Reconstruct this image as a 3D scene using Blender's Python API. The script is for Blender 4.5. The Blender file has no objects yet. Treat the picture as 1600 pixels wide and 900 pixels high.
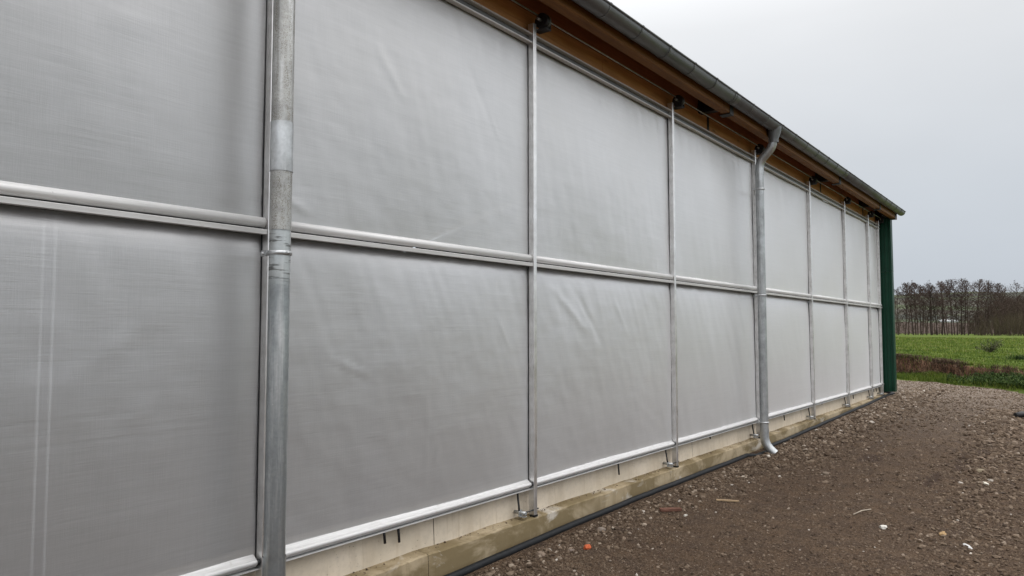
import bpy, math, random
import numpy as np
from mathutils import Vector, Matrix, noise

sc = bpy.context.scene
R = random.Random(7)
NP = np.random.RandomState(11)
COL = sc.collection

# ------------------------------------------------------------------ camera
H = 1.6
F = 1155.0
PITCH = math.radians(3.3)
YAW = math.radians(37.006)
fw = Vector((math.cos(YAW) * math.cos(PITCH), math.sin(YAW) * math.cos(PITCH), math.sin(PITCH)))
rt = Vector((math.sin(YAW), -math.cos(YAW), 0))
up = rt.cross(fw)
cam_d = bpy.data.cameras.new("camera")
cam = bpy.data.objects.new("camera", cam_d)
COL.objects.link(cam)
m = Matrix((rt, up, -fw)).transposed().to_4x4()
m.translation = Vector((0, 0, H))
cam.matrix_world = m
cam_d.sensor_width = 36.0
cam_d.lens = 36.0 * F / 1600.0
cam_d.clip_end = 6000
cam_d.clip_start = 0.05
sc.camera = cam

# ------------------------------------------------------------------ light
SUN_AZ = math.radians(62)      # from +X towards +Y, behind cloud beyond the roof
SUN_EL = math.radians(56)
world = bpy.data.worlds.new("World")
sc.world = world
world.use_nodes = True
nt = world.node_tree
nt.nodes.clear()
N = nt.nodes.new
L = nt.links.new
out = N("ShaderNodeOutputWorld")
bg = N("ShaderNodeBackground")
bg.inputs[1].default_value = 0.1
sky = N("ShaderNodeTexSky")
sky.sky_type = 'NISHITA'
sky.sun_disc = False
sky.sun_elevation = SUN_EL
sky.sun_rotation = math.pi / 2 - SUN_AZ
tc = N("ShaderNodeTexCoord")
sep = N("ShaderNodeSeparateXYZ")
L(tc.outputs['Generated'], sep.inputs[0])
elev = N("ShaderNodeMapRange")          # thick cloud: brighter overhead
elev.inputs['From Min'].default_value = 0.0
elev.inputs['From Max'].default_value = 0.75
elev.inputs['To Min'].default_value = 0.0
elev.inputs['To Max'].default_value = 1.0
L(sep.outputs['Z'], elev.inputs['Value'])
ramp = N("ShaderNodeValToRGB")
cr = ramp.color_ramp
cr.elements[0].position = 0.0
cr.elements[0].color = (0.435, 0.475, 0.53, 1)
cr.elements[1].position = 1.0
cr.elements[1].color = (1.75, 1.73, 1.72, 1)
e = cr.elements.new(0.22); e.color = (0.555, 0.59, 0.632, 1)
e = cr.elements.new(0.50); e.color = (0.735, 0.748, 0.765, 1)
e = cr.elements.new(0.72); e.color = (1.12, 1.12, 1.13, 1)
L(elev.outputs[0], ramp.inputs[0])
dot = N("ShaderNodeVectorMath"); dot.operation = 'DOT_PRODUCT'
L(tc.outputs['Generated'], dot.inputs[0])
dot.inputs[1].default_value = (math.cos(SUN_AZ) * math.cos(SUN_EL), math.sin(SUN_AZ) * math.cos(SUN_EL), math.sin(SUN_EL))
glow = N("ShaderNodeMapRange"); glow.interpolation_type = 'SMOOTHSTEP'
glow.inputs['From Min'].default_value = 0.42
glow.inputs['From Max'].default_value = 1.05
glow.inputs['To Min'].default_value = 1.0
glow.inputs['To Max'].default_value = 1.24
L(dot.outputs['Value'], glow.inputs['Value'])
cn = N("ShaderNodeTexNoise")
cn.inputs['Scale'].default_value = 1.6
cn.inputs['Detail'].default_value = 5
cmap = N("ShaderNodeMapping"); cmap.inputs['Scale'].default_value = (1, 1, 2.6)
L(tc.outputs['Generated'], cmap.inputs[0]); L(cmap.outputs[0], cn.inputs['Vector'])
cm = N("ShaderNodeMapRange")
cm.inputs['From Min'].default_value = 0.3
cm.inputs['From Max'].default_value = 0.7
cm.inputs['To Min'].default_value = 0.95
cm.inputs['To Max'].default_value = 1.05
L(cn.outputs[0], cm.inputs['Value'])
dot2 = N("ShaderNodeVectorMath"); dot2.operation = 'DOT_PRODUCT'   # thinner cloud on the open side of the yard
L(tc.outputs['Generated'], dot2.inputs[0]); dot2.inputs[1].default_value = (-0.3, -0.95, 0.0)
back = N("ShaderNodeMapRange"); back.interpolation_type = 'SMOOTHSTEP'
back.inputs['From Min'].default_value = -0.33
back.inputs['From Max'].default_value = 0.15
back.inputs['To Min'].default_value = 1.0
back.inputs['To Max'].default_value = 1.5
L(dot2.outputs['Value'], back.inputs['Value'])
mu0 = N("ShaderNodeMath"); mu0.operation = 'MULTIPLY'
L(glow.outputs[0], mu0.inputs[0]); L(back.outputs[0], mu0.inputs[1])
mu = N("ShaderNodeMath"); mu.operation = 'MULTIPLY'
L(mu0.outputs[0], mu.inputs[0]); L(cm.outputs[0], mu.inputs[1])
mu2 = N("ShaderNodeMath"); mu2.operation = 'MULTIPLY'; mu2.inputs[1].default_value = 10.5
L(mu.outputs[0], mu2.inputs[0])
vs = N("ShaderNodeVectorMath"); vs.operation = 'SCALE'
L(ramp.outputs[0], vs.inputs[0]); L(mu2.outputs[0], vs.inputs['Scale'])
mx = N("ShaderNodeMix"); mx.data_type = 'RGBA'; mx.inputs[0].default_value = 0.97
L(sky.outputs[0], mx.inputs[6]); L(vs.outputs[0], mx.inputs[7])
L(mx.outputs[2], bg.inputs[0]); L(bg.outputs[0], out.inputs[0])

sd = bpy.data.lights.new("sun", 'SUN')
sd.energy = 0.5
sd.angle = math.radians(40)
sd.color = (1.0, 0.97, 0.93)
so = bpy.data.objects.new("sun", sd)
COL.objects.link(so)
sdir = Vector((math.cos(SUN_AZ) * math.cos(SUN_EL), math.sin(SUN_AZ) * math.cos(SUN_EL), math.sin(SUN_EL)))
so.rotation_euler = sdir.to_track_quat('Z', 'Y').to_euler()
so.location = (0, 0, 30)

sc.view_settings.view_transform = 'Standard'
sc.view_settings.look = 'None'
sc.view_settings.exposure = 0.08
sc.view_settings.gamma = 1.0
sc.view_settings.use_curve_mapping = False
sc.cycles.transparent_max_bounces = 12
sc.cycles.max_bounces = 8


# ------------------------------------------------------------------ node helper
class Mat:
    def __init__(s, name, rough=0.6, metal=0.0, spec=0.5):
        s.m = bpy.data.materials.new(name)
        s.m.use_nodes = True
        s.t = s.m.node_tree
        s.t.nodes.clear()
        s.out = s.n("ShaderNodeOutputMaterial")
        s.b = s.n("ShaderNodeBsdfPrincipled")
        s.b.inputs['Roughness'].default_value = rough
        s.b.inputs['Metallic'].default_value = metal
        s.b.inputs['Specular IOR Level'].default_value = spec
        s.l(s.b.outputs[0], s.out.inputs[0])
        s.tc = s.n("ShaderNodeTexCoord")

    def n(s, t, **k):
        x = s.t.nodes.new(t)
        for a, v in k.items():
            setattr(x, a, v)
        return x

    def l(s, a, b):
        s.t.links.new(a, b)

    def map(s, scale=(1, 1, 1), rot=(0, 0, 0), loc=(0, 0, 0)):
        x = s.n("ShaderNodeMapping")
        x.inputs['Scale'].default_value = scale
        x.inputs['Rotation'].default_value = rot
        x.inputs['Location'].default_value = loc
        s.l(s.tc.outputs['Object'], x.inputs[0])
        return x.outputs[0]

    def noise(s, scale, detail=4, rough=0.55, vec=None, dist=0.0):
        x = s.n("ShaderNodeTexNoise")
        x.inputs['Scale'].default_value = scale
        x.inputs['Detail'].default_value = detail
        x.inputs['Roughness'].default_value = rough
        x.inputs['Distortion'].default_value = dist
        s.l(vec if vec is not None else s.tc.outputs['Object'], x.inputs['Vector'])
        return x.outputs[0]

    def vor(s, scale, vec=None, feature='F1', out='Distance'):
        x = s.n("ShaderNodeTexVoronoi", feature=feature)
        x.inputs['Scale'].default_value = scale
        s.l(vec if vec is not None else s.tc.outputs['Object'], x.inputs['Vector'])
        return x.outputs[out]

    def rng(s, v, a, b, c=0.0, d=1.0, smooth=False):
        x = s.n("ShaderNodeMapRange")
        if smooth:
            x.interpolation_type = 'SMOOTHSTEP'
        for k, q in zip(('From Min', 'From Max', 'To Min', 'To Max'), (a, b, c, d)):
            x.inputs[k].default_value = q
        s.l(v, x.inputs['Value'])
        return x.outputs[0]

    def math(s, op, a, b=None, clamp=False):
        x = s.n("ShaderNodeMath", operation=op)
        x.use_clamp = clamp
        for i, v in enumerate((a, b)):
            if v is None:
                continue
            if isinstance(v, (int, float)):
                x.inputs[i].default_value = v
            else:
                s.l(v, x.inputs[i])
        return x.outputs[0]

    def mix(s, f, a, b, mode='MIX'):
        x = s.n("ShaderNodeMix", data_type='RGBA', blend_type=mode)
        for i, v in ((0, f), (6, a), (7, b)):
            if isinstance(v, (int, float)):
                x.inputs[i].default_value = v
            elif isinstance(v, tuple):
                x.inputs[i].default_value = (*v, 1)
            else:
                s.l(v, x.inputs[i])
        return x.outputs[2]

    def ramp(s, v, stops):
        x = s.n("ShaderNodeValToRGB")
        c = x.color_ramp
        c.elements[0].position = stops[0][0]; c.elements[0].color = (*stops[0][1], 1)
        c.elements[1].position = stops[-1][0]; c.elements[1].color = (*stops[-1][1], 1)
        for p, q in stops[1:-1]:
            e = c.elements.new(p); e.color = (*q, 1)
        s.l(v, x.inputs[0])
        return x.outputs[0]

    def col(s, c):
        if isinstance(c, tuple):
            s.b.inputs['Base Color'].default_value = (*c, 1)
        else:
            s.l(c, s.b.inputs['Base Color'])
        return s

    def rough(s, v):
        s.l(v, s.b.inputs['Roughness'])

    def bump(s, v, dist=0.01, strength=1.0):
        x = s.n("ShaderNodeBump")
        x.inputs['Distance'].default_value = dist
        x.inputs['Strength'].default_value = strength
        s.l(v, x.inputs['Height'])
        s.l(x.outputs[0], s.b.inputs['Normal'])
        return s

    def xyz(s):
        x = s.n("ShaderNodeSeparateXYZ")
        s.l(s.tc.outputs['Object'], x.inputs[0])
        return x.outputs


# ------------------------------------------------------------------ materials
def mk_fabric():
    M = Mat("woven_curtain_fabric", rough=0.40, spec=1.0, metal=0.62)
    M.b.inputs['IOR'].default_value = 1.7
    M.b.inputs['Sheen Weight'].default_value = 0.9
    M.b.inputs['Sheen Roughness'].default_value = 0.35
    hs = M.noise(1.0, 3, 0.6, M.map((6, 6, 210)))
    vsn = M.noise(1.0, 3, 0.6, M.map((230, 230, 6)))
    hs2 = M.noise(1.0, 2, 0.5, M.map((1.2, 1.2, 60), rot=(0, 0.02, 0)))
    big = M.noise(0.9, 3, 0.5)
    v = M.math('ADD', M.rng(hs, .25, .75, -.4, .4), M.rng(vsn, .25, .75, -.3, .3))
    v = M.math('ADD', v, M.rng(hs2, .3, .7, -.22, .22))
    f = M.rng(v, -1, 1, 0, 1)
    c = M.mix(f, (0.78, 0.78, 0.785), (0.93, 0.93, 0.94))
    c = M.mix(M.rng(big, .35, .7, 0, 1), c, (0.78, 0.775, 0.765), 'MIX')
    c2 = M.mix(0.5, c, M.mix(f, (0.78, 0.78, 0.79), (0.93, 0.93, 0.945)))
    M.col(c2)
    bb = M.noise(1.0, 3, 0.6, M.map((3, 3, 7), rot=(0, .5, 0)))
    M.bump(M.math('ADD', v, M.math('MULTIPLY', bb, 3.0)), 0.0008, 0.5)
    tr = M.n("ShaderNodeBsdfTranslucent"); tr.inputs[0].default_value = (.6, .6, .6, 1)
    tp = M.n("ShaderNodeBsdfTransparent")
    a = M.n("ShaderNodeMixShader"); a.inputs[0].default_value = 0.16
    M.l(M.b.outputs[0], a.inputs[1]); M.l(tr.outputs[0], a.inputs[2])
    lw = M.n("ShaderNodeLayerWeight"); lw.inputs[0].default_value = .5   # open weave: less see-through at a slant
    b = M.n("ShaderNodeMixShader")
    M.l(M.math('MULTIPLY', M.rng(v, -1, 1, 1.08, .92), M.rng(lw.outputs['Facing'], .04, .68, .49, .005)), b.inputs[0])
    M.l(a.outputs[0], b.inputs[1]); M.l(tp.outputs[0], b.inputs[2])
    M.l(b.outputs[0], M.out.inputs[0])
    return M.m


def mk_alu():
    M = Mat("milled_aluminium", rough=0.34, metal=0.85)
    n1 = M.noise(1.0, 3, 0.6, M.map((8, 160, 160)))
    n2 = M.noise(14, 4)
    M.col(M.mix(M.rng(n2, .35, .7), (0.80, 0.795, 0.785), (0.66, 0.65, 0.64)))
    M.rough(M.rng(n2, .3, .7, .26, .46))
    M.bump(n1, 0.0006, 0.4)
    return M.m


def mk_anod():
    M = Mat("dull_white_anodised_profile", rough=0.5, metal=0.35)
    n = M.noise(1.0, 4, .6, M.map((5, 120, 120))); d = M.noise(16, 5, .7)
    c = M.mix(M.rng(n, .3, .7), (0.66, 0.655, 0.65), (0.54, 0.535, 0.525))
    M.col(M.mix(M.rng(d, .60, .74, 0, .6), c, (0.42, 0.40, 0.37)))
    M.rough(M.rng(d, .3, .7, .42, .6))
    M.bump(n, .0008, .4)
    return M.m


def mk_post():
    M = Mat("aluminium_post", rough=0.3, metal=0.85)
    n1 = M.noise(1.0, 3, 0.6, M.map((160, 160, 3)))
    n2 = M.noise(9, 4)
    M.col(M.mix(M.rng(n2, .35, .7), (0.80, 0.79, 0.78), (0.60, 0.585, 0.57)))
    M.rough(M.rng(n1, .3, .7, .24, .42))
    return M.m


def mk_galv(name, dirt=0.0, tint=(0.56, 0.58, 0.59)):
    M = Mat(name, rough=0.4, metal=0.75)
    v = M.vor(75, out='Color')
    sp = M.n("ShaderNodeSeparateColor"); M.l(v, sp.inputs[0])
    g = M.rng(sp.outputs[0], 0, 1, -.12, .12)
    st = M.noise(1.0, 4, 0.65, M.map((22, 22, 1.6)))
    bl = M.noise(7, 5, .6)
    c = M.mix(M.rng(bl, .35, .7), tint, tuple(t * .62 for t in tint))
    c = M.mix(M.rng(st, .5, .75), c, (0.74, 0.75, 0.75))
    c = M.mix(M.math('ADD', .5, g), M.mix(1.0, c, (0.6, 0.6, 0.6), 'MULTIPLY'), c)
    if dirt:
        d = M.noise(210, 3, .7)
        d2 = M.noise(1.0, 4, .6, M.map((60, 60, 5)))
        k = M.math('MULTIPLY', M.rng(d, .48, .58), M.rng(d2, .35, .6))
        c = M.mix(M.math('MULTIPLY', k, dirt), c, (0.16, 0.125, 0.075))
        M.rough(M.rng(k, 0, 1, .38, .75))
    else:
        M.rough(M.rng(bl, .3, .7, .3, .5))
    if name.startswith("blue"):
        z = M.xyz()[2]
        band = M.math('MULTIPLY', M.rng(z, 1.80, 1.9, 0, 1, True), M.rng(z, 2.08, 2.12, 1, 0, True))
        rn = M.noise(1.0, 4, .6, M.map((9, 9, 75)))
        k = M.math('MULTIPLY', M.rng(rn, .52, .60), band)
        c = M.mix(M.math('MULTIPLY', band, .45), c, (0.62, 0.64, 0.63))
        c = M.mix(M.math('MULTIPLY', k, .85), c, (0.10, 0.10, 0.095))
        sc_ = M.noise(34, 5, .75)
        c = M.mix(M.math('MULTIPLY', M.rng(sc_, .66, .72), .7), c, (0.72, 0.73, 0.73))
        lo = M.rng(z, 1.5, .5, 0, .45, True)
        c = M.mix(lo, c, (0.22, 0.23, 0.235))
    M.col(c)
    return M.m


def mk_gutter():
    M = Mat("grey_zinc_gutter", rough=0.42, metal=0.55)
    n = M.noise(4, 4); n2 = M.noise(60, 3)
    c = M.mix(M.rng(n, .35, .7), (0.115, 0.118, 0.12), (0.17, 0.172, 0.175))
    M.col(M.mix(M.rng(n2, .6, .75), c, (0.15, .15, .15)))
    M.rough(M.rng(n, .3, .7, .35, .55))
    return M.m


def mk_wood(name, a, b, s=1.0):
    M = Mat(name, rough=0.62, spec=.3)
    g = M.noise(1.0, 5, .6, M.map((1.3 * s, 26, 26)), dist=1.2)
    k = M.noise(1.0, 2, .5, M.map((2.2, 9, 9)))
    c = M.mix(M.rng(g, .3, .7), a, b)
    kn = M.vor(1.0, M.map((1.7, 6, 6)))
    c = M.mix(M.rng(kn, .03, .14, 1, 0), c, tuple(q * .2 for q in a))
    c = M.mix(M.rng(k, .5, .8, 0, .5), c, tuple(q * .6 for q in a))
    M.col(c)
    M.bump(g, 0.002, .5)
    return M.m


def mk_concrete(name, a, b, stain, wet=0.0, streak=0.5):
    M = Mat(name, rough=0.85, spec=.25)
    n1 = M.noise(1.7, 6, .6); n2 = M.noise(28, 5, .65); n3 = M.noise(160, 3)
    c = M.mix(M.rng(n1, .35, .65), a, b)
    c = M.mix(M.rng(n2, .45, .7, 0, .45), c, tuple(q * .7 for q in a))
    s = M.noise(1.0, 4, .6, M.map((7, 7, 1.2)))
    c = M.mix(M.rng(s, .5, .72, 0, streak), c, stain)
    if wet:
        w = M.noise(1.15, 5, .62, M.map((1.2, 1.2, 2.4)), dist=.6)
        c = M.mix(M.rng(w, .44, .56, 0, wet), c, stain)
        w2 = M.noise(2.1, 5, .65, M.map((1, 1, 2), loc=(3.3, 0, 1)), dist=.8)
        c = M.mix(M.rng(w2, .58, .68, 0, .8), c, (0.52, 0.48, 0.42))
    holes = M.vor(30)
    ho = M.math('MULTIPLY', M.rng(holes, .06, .10, 1, 0), M.rng(M.noise(3.0, 2), .45, .6))
    c = M.mix(M.math('MULTIPLY', ho, .75), c, (0.09, 0.08, 0.065))
    dr = M.noise(1.0, 3, .5, M.map((38, 38, 1.1)))
    c = M.mix(M.rng(dr, .60, .72, 0, .35), c, stain)
    M.col(c)
    M.bump(M.math('SUBTRACT', M.math('ADD', M.math('MULTIPLY', n2, .6), M.math('MULTIPLY', n3, .2)), ho), 0.004, .7)
    return M.m


def mk_dirt():
    M = Mat("packed_dirt_and_grit", rough=0.92, spec=.15)
    n1 = M.noise(.55, 5, .6); n2 = M.noise(4.5, 6, .65); n3 = M.noise(55, 5, .7); n4 = M.noise(210, 4, .7)
    c = M.mix(M.rng(n1, .35, .65), (0.086, 0.052, 0.030), (0.122, 0.079, 0.048))
    c = M.mix(M.rng(n2, .38, .68), c, (0.066, 0.043, 0.030))
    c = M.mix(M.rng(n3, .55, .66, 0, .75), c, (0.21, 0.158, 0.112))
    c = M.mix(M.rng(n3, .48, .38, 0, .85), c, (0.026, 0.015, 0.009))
    c = M.mix(M.rng(n4, .60, .68, 0, .8), c, (0.30, 0.255, 0.21))
    # a damp patch and a few rut marks
    for (px, py, sx, sy) in ((9.95, 2.0, .34, .16), (10.3, 1.05, .9, .09), (11.4, .95, .8, .07), (8.9, 1.2, .5, .08)):
        mp = M.map((1 / sx, 1 / sy, 0), loc=(-px / sx, -py / sy, 0))
        ln = M.n("ShaderNodeVectorMath", operation='LENGTH'); M.l(mp, ln.inputs[0])
        d = M.math('ADD', ln.outputs['Value'], M.rng(M.noise(9, 3), .3, .7, -.3, .3))
        c = M.mix(M.rng(d, .6, 1.1, .65, 0, True), c, (0.035, 0.020, 0.016))
    pb = M.vor(48); pb2 = M.vor(120)
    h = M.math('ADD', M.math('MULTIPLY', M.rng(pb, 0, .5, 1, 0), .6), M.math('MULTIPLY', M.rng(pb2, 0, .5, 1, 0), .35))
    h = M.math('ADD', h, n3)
    pale = M.vor(16, out='Color')
    sp = M.n("ShaderNodeSeparateColor"); M.l(pale, sp.inputs[0])
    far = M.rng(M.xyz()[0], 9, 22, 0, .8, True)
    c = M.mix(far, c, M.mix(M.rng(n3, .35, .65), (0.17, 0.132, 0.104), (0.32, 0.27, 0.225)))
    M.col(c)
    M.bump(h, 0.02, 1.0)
    return M.m


def mk_stone():
    M = Mat("mixed_gravel_stone", rough=0.85, spec=.25)
    a = M.n("ShaderNodeAttribute", attribute_name="tone")
    c = M.ramp(a.outputs['Fac'], [(0, (0.032, 0.020, 0.013)), (.3, (0.075, 0.049, 0.030)), (.55, (0.135, 0.096, 0.064)),
                                  (.78, (0.21, 0.158, 0.115)), (.93, (0.32, 0.262, 0.205)), (1, (0.52, 0.47, 0.41))])
    n = M.noise(60, 4, .6)
    M.col(M.mix(M.rng(n, .35, .65, 0, .4), c, (0.09, 0.065, 0.048)))
    M.bump(n, .003, .6)
    return M.m


def mk_turf(name, dark, mid, light, k=1.0):
    M = Mat(name, rough=0.9, spec=.1)
    n1 = M.noise(.12 * k, 4, .6, M.map((1, 1.6, 1)))
    n2 = M.noise(1.3 * k, 5, .65, M.map((1, .5, 1)))
    n3 = M.noise(9 * k, 4, .7)
    c = M.mix(M.rng(n1, .35, .68), mid, light)
    c = M.mix(M.rng(n2, .40, .68, 0, .75), c, dark)
    c = M.mix(M.rng(n3, .50, .75, 0, .5), c, dark)
    geo = M.n("ShaderNodeNewGeometry")
    sn = M.n("ShaderNodeSeparateXYZ"); M.l(geo.outputs['True Normal'], sn.inputs[0])
    soil_n = M.noise(3.2, 7, .75)
    soil = M.ramp(soil_n, [(.3, (0.045, 0.026, 0.018)), (.52, (0.13, 0.070, 0.044)), (.68, (0.27, 0.165, 0.105))])
    st = M.math('ADD', sn.outputs[2], M.rng(soil_n, .3, .7, -.14, .14))
    c = M.mix(M.rng(st, .62, .86, 1, 0, True), c, soil)
    M.col(c)
    M.bump(M.math('ADD', n3, n2), .08, .6)
    return M.m


def mk_simple(name, c, c2=None, scale=8, rough=.7, metal=0.0, spec=.4, bump=0.0, stretch=(1, 1, 1)):
    M = Mat(name, rough=rough, metal=metal, spec=spec)
    c2 = c2 or tuple(q * .7 for q in c)
    n = M.noise(scale, 4, .6, M.map(stretch))
    M.col(M.mix(M.rng(n, .35, .68), c, c2))
    if bump:
        M.bump(n, bump, .7)
    return M.m


def mk_hill(name, stops, scale):
    M = Mat(name, rough=.95, spec=.05)
    v = M.vor(scale, M.map((1, .55, 1)), out='Color')
    sp = M.n("ShaderNodeSeparateColor"); M.l(v, sp.inputs[0])
    n = M.noise(scale * 9, 5, .65)
    c = M.ramp(sp.outputs[0], stops)
    M.col(M.mix(M.rng(n, .45, .65, 0, .6), c, (0.055, 0.055, 0.045)))
    return M.m


def mk_blade(name, stops):
    M = Mat(name, rough=.75, spec=.15)
    a = M.n("ShaderNodeAttribute", attribute_name="tone")
    M.col(M.ramp(a.outputs['Fac'], stops))
    tr = M.n("ShaderNodeBsdfTranslucent")
    M.l(M.ramp(a.outputs['Fac'], stops), tr.inputs[0])
    mi = M.n("ShaderNodeMixShader"); mi.inputs[0].default_value = .25
    M.l(M.b.outputs[0], mi.inputs[1]); M.l(tr.outputs[0], mi.inputs[2]); M.l(mi.outputs[0], M.out.inputs[0])
    return M.m


FABRIC = mk_fabric()
def mk_rear():
    M = Mat("thin_white_rear_sheet", rough=.7, spec=.2)
    M.col((.32, .32, .33))
    tr = M.n("ShaderNodeBsdfTranslucent"); tr.inputs[0].default_value = (.5, .5, .5, 1)
    a = M.n("ShaderNodeMixShader"); a.inputs[0].default_value = .30
    M.l(M.b.outputs[0], a.inputs[1]); M.l(tr.outputs[0], a.inputs[2]); M.l(a.outputs[0], M.out.inputs[0])
    return M.m


REAR = mk_rear()
ALU = mk_alu()
POST = mk_post()
ANOD = mk_anod()
def mk_roll():
    M = Mat("rolled_curtain_tube", rough=0.55, metal=0.35)
    n = M.noise(1.0, 3, .6, M.map((3, 90, 90))); d = M.noise(38, 4, .7)
    c = M.mix(M.rng(n, .3, .7), (0.74, 0.735, 0.73), (0.60, 0.595, 0.59))
    M.col(M.mix(M.rng(d, .66, .74, 0, .7), c, (0.05, 0.045, 0.04)))
    M.bump(n, .002, .4)
    return M.m


ROLL = mk_roll()
GALV = mk_galv("galvanised_steel_pipe")
GALV_D = mk_galv("dirt_speckled_galvanised_pipe", dirt=.65, tint=(0.62, 0.62, 0.60))
GALV_C = mk_galv("clean_galvanised_sleeve", tint=(0.70, 0.72, 0.73))
GALV_B = mk_galv("blue_grey_galvanised_pipe", tint=(0.47, 0.505, 0.52))
GUT = mk_gutter()
WOOD = mk_wood("stained_eave_timber", (0.22, 0.090, 0.016), (0.12, 0.046, 0.008))
WOOD_L = mk_wood("pale_purlin_timber", (0.60, 0.31, 0.13), (0.40, 0.18, 0.068))
WOOD_D = mk_wood("soffit_board_timber", (0.36, 0.13, 0.042), (0.24, 0.08, 0.026))
PLINTH = mk_concrete("cast_concrete_plinth", (0.66, 0.58, 0.47), (0.56, 0.49, 0.385), (0.42, 0.34, 0.24), streak=.35)
FOOT = mk_concrete("damp_concrete_footing", (0.42, 0.345, 0.235), (0.34, 0.27, 0.17), (0.155, 0.115, 0.055), wet=.85, streak=.5)
DIRT = mk_dirt()
STONE = mk_stone()
GREEN = mk_simple("dark_green_steel_sheet", (0.002, 0.032, 0.016), (0.003, 0.042, 0.022), 5, rough=.38, spec=.3)
BLACKP = mk_simple("black_plastic", (0.010, 0.010, 0.011), (0.02, 0.02, 0.022), 30, rough=.45)
HOSE = mk_simple("black_pipe_rubber", (0.007, 0.008, 0.009), (0.014, 0.015, 0.017), 25, rough=.55, spec=.2)
STEELB = mk_simple("dark_painted_steel", (0.018, 0.018, 0.02), (0.03, 0.03, 0.03), 12, rough=.55)
INNER = mk_simple("interior_column_steel", (0.012, 0.014, 0.022), (0.02, 0.022, 0.03), 4, rough=.5)
INNER_L = mk_simple("lit_column_edge", (0.50, 0.52, 0.54), None, 4, rough=.5)  # light caught by the column's flanges, put into a paler colour
FLOOR = mk_simple("barn_floor_concrete", (0.22, 0.21, 0.19), (0.17, 0.16, 0.14), 2, rough=.9)
ROOF = mk_simple("grey_roof_sheet", (0.16, 0.16, 0.165), (0.12, 0.12, 0.125), 2, rough=.5)
FIELD = mk_turf("meadow_turf", (0.030, 0.050, 0.010), (0.078, 0.118, 0.015), (0.110, 0.138, 0.020))
PLOUGH = mk_simple("ploughed_soil", (0.062, 0.044, 0.036), (0.050, 0.036, 0.029), .15, rough=.95, spec=.05, stretch=(1, .2, 1))
HILL = mk_hill("hillside_fields", [(0, (0.055, 0.06, 0.052)), (.3, (0.06, 0.062, 0.055)), (.45, (0.085, 0.105, 0.06)), (.65, (0.095, 0.092, 0.075)),
                                   (.85, (0.065, 0.06, 0.05)), (1, (0.10, 0.125, 0.068))], .011)
BARK = mk_simple("bare_alder_bark", (0.050, 0.037, 0.032), (0.085, 0.062, 0.052), 1.2, rough=.9, spec=.1)
TWIG = mk_simple("bare_twigs", (0.062, 0.044, 0.038), (0.085, 0.058, 0.05), .6, rough=.9, spec=.1)
THICK = mk_simple("brown_thicket_twigs", (0.070, 0.052, 0.040), (0.050, 0.038, 0.028), .5, rough=.9, spec=.1)
WILLOW = mk_simple("olive_willow_twigs", (0.085, 0.070, 0.042), (0.062, 0.052, 0.034), .5, rough=.9, spec=.1)
GRASS = mk_blade("green_grass_blades", [(0, (0.030, 0.055, 0.014)), (.5, (0.090, 0.140, 0.020)), (.85, (0.155, 0.195, 0.032)), (1, (0.24, 0.235, 0.10))])
DRY = mk_blade("dry_brown_grass", [(0, (0.028, 0.017, 0.013)), (.5, (0.080, 0.050, 0.036)), (.85, (0.16, 0.105, 0.07)), (1, (0.34, 0.27, 0.17))])
WEED = mk_blade("dark_green_weeds", [(0, (0.018, 0.034, 0.010)), (.6, (0.050, 0.088, 0.022)), (1, (0.12, 0.165, 0.05))])


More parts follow.
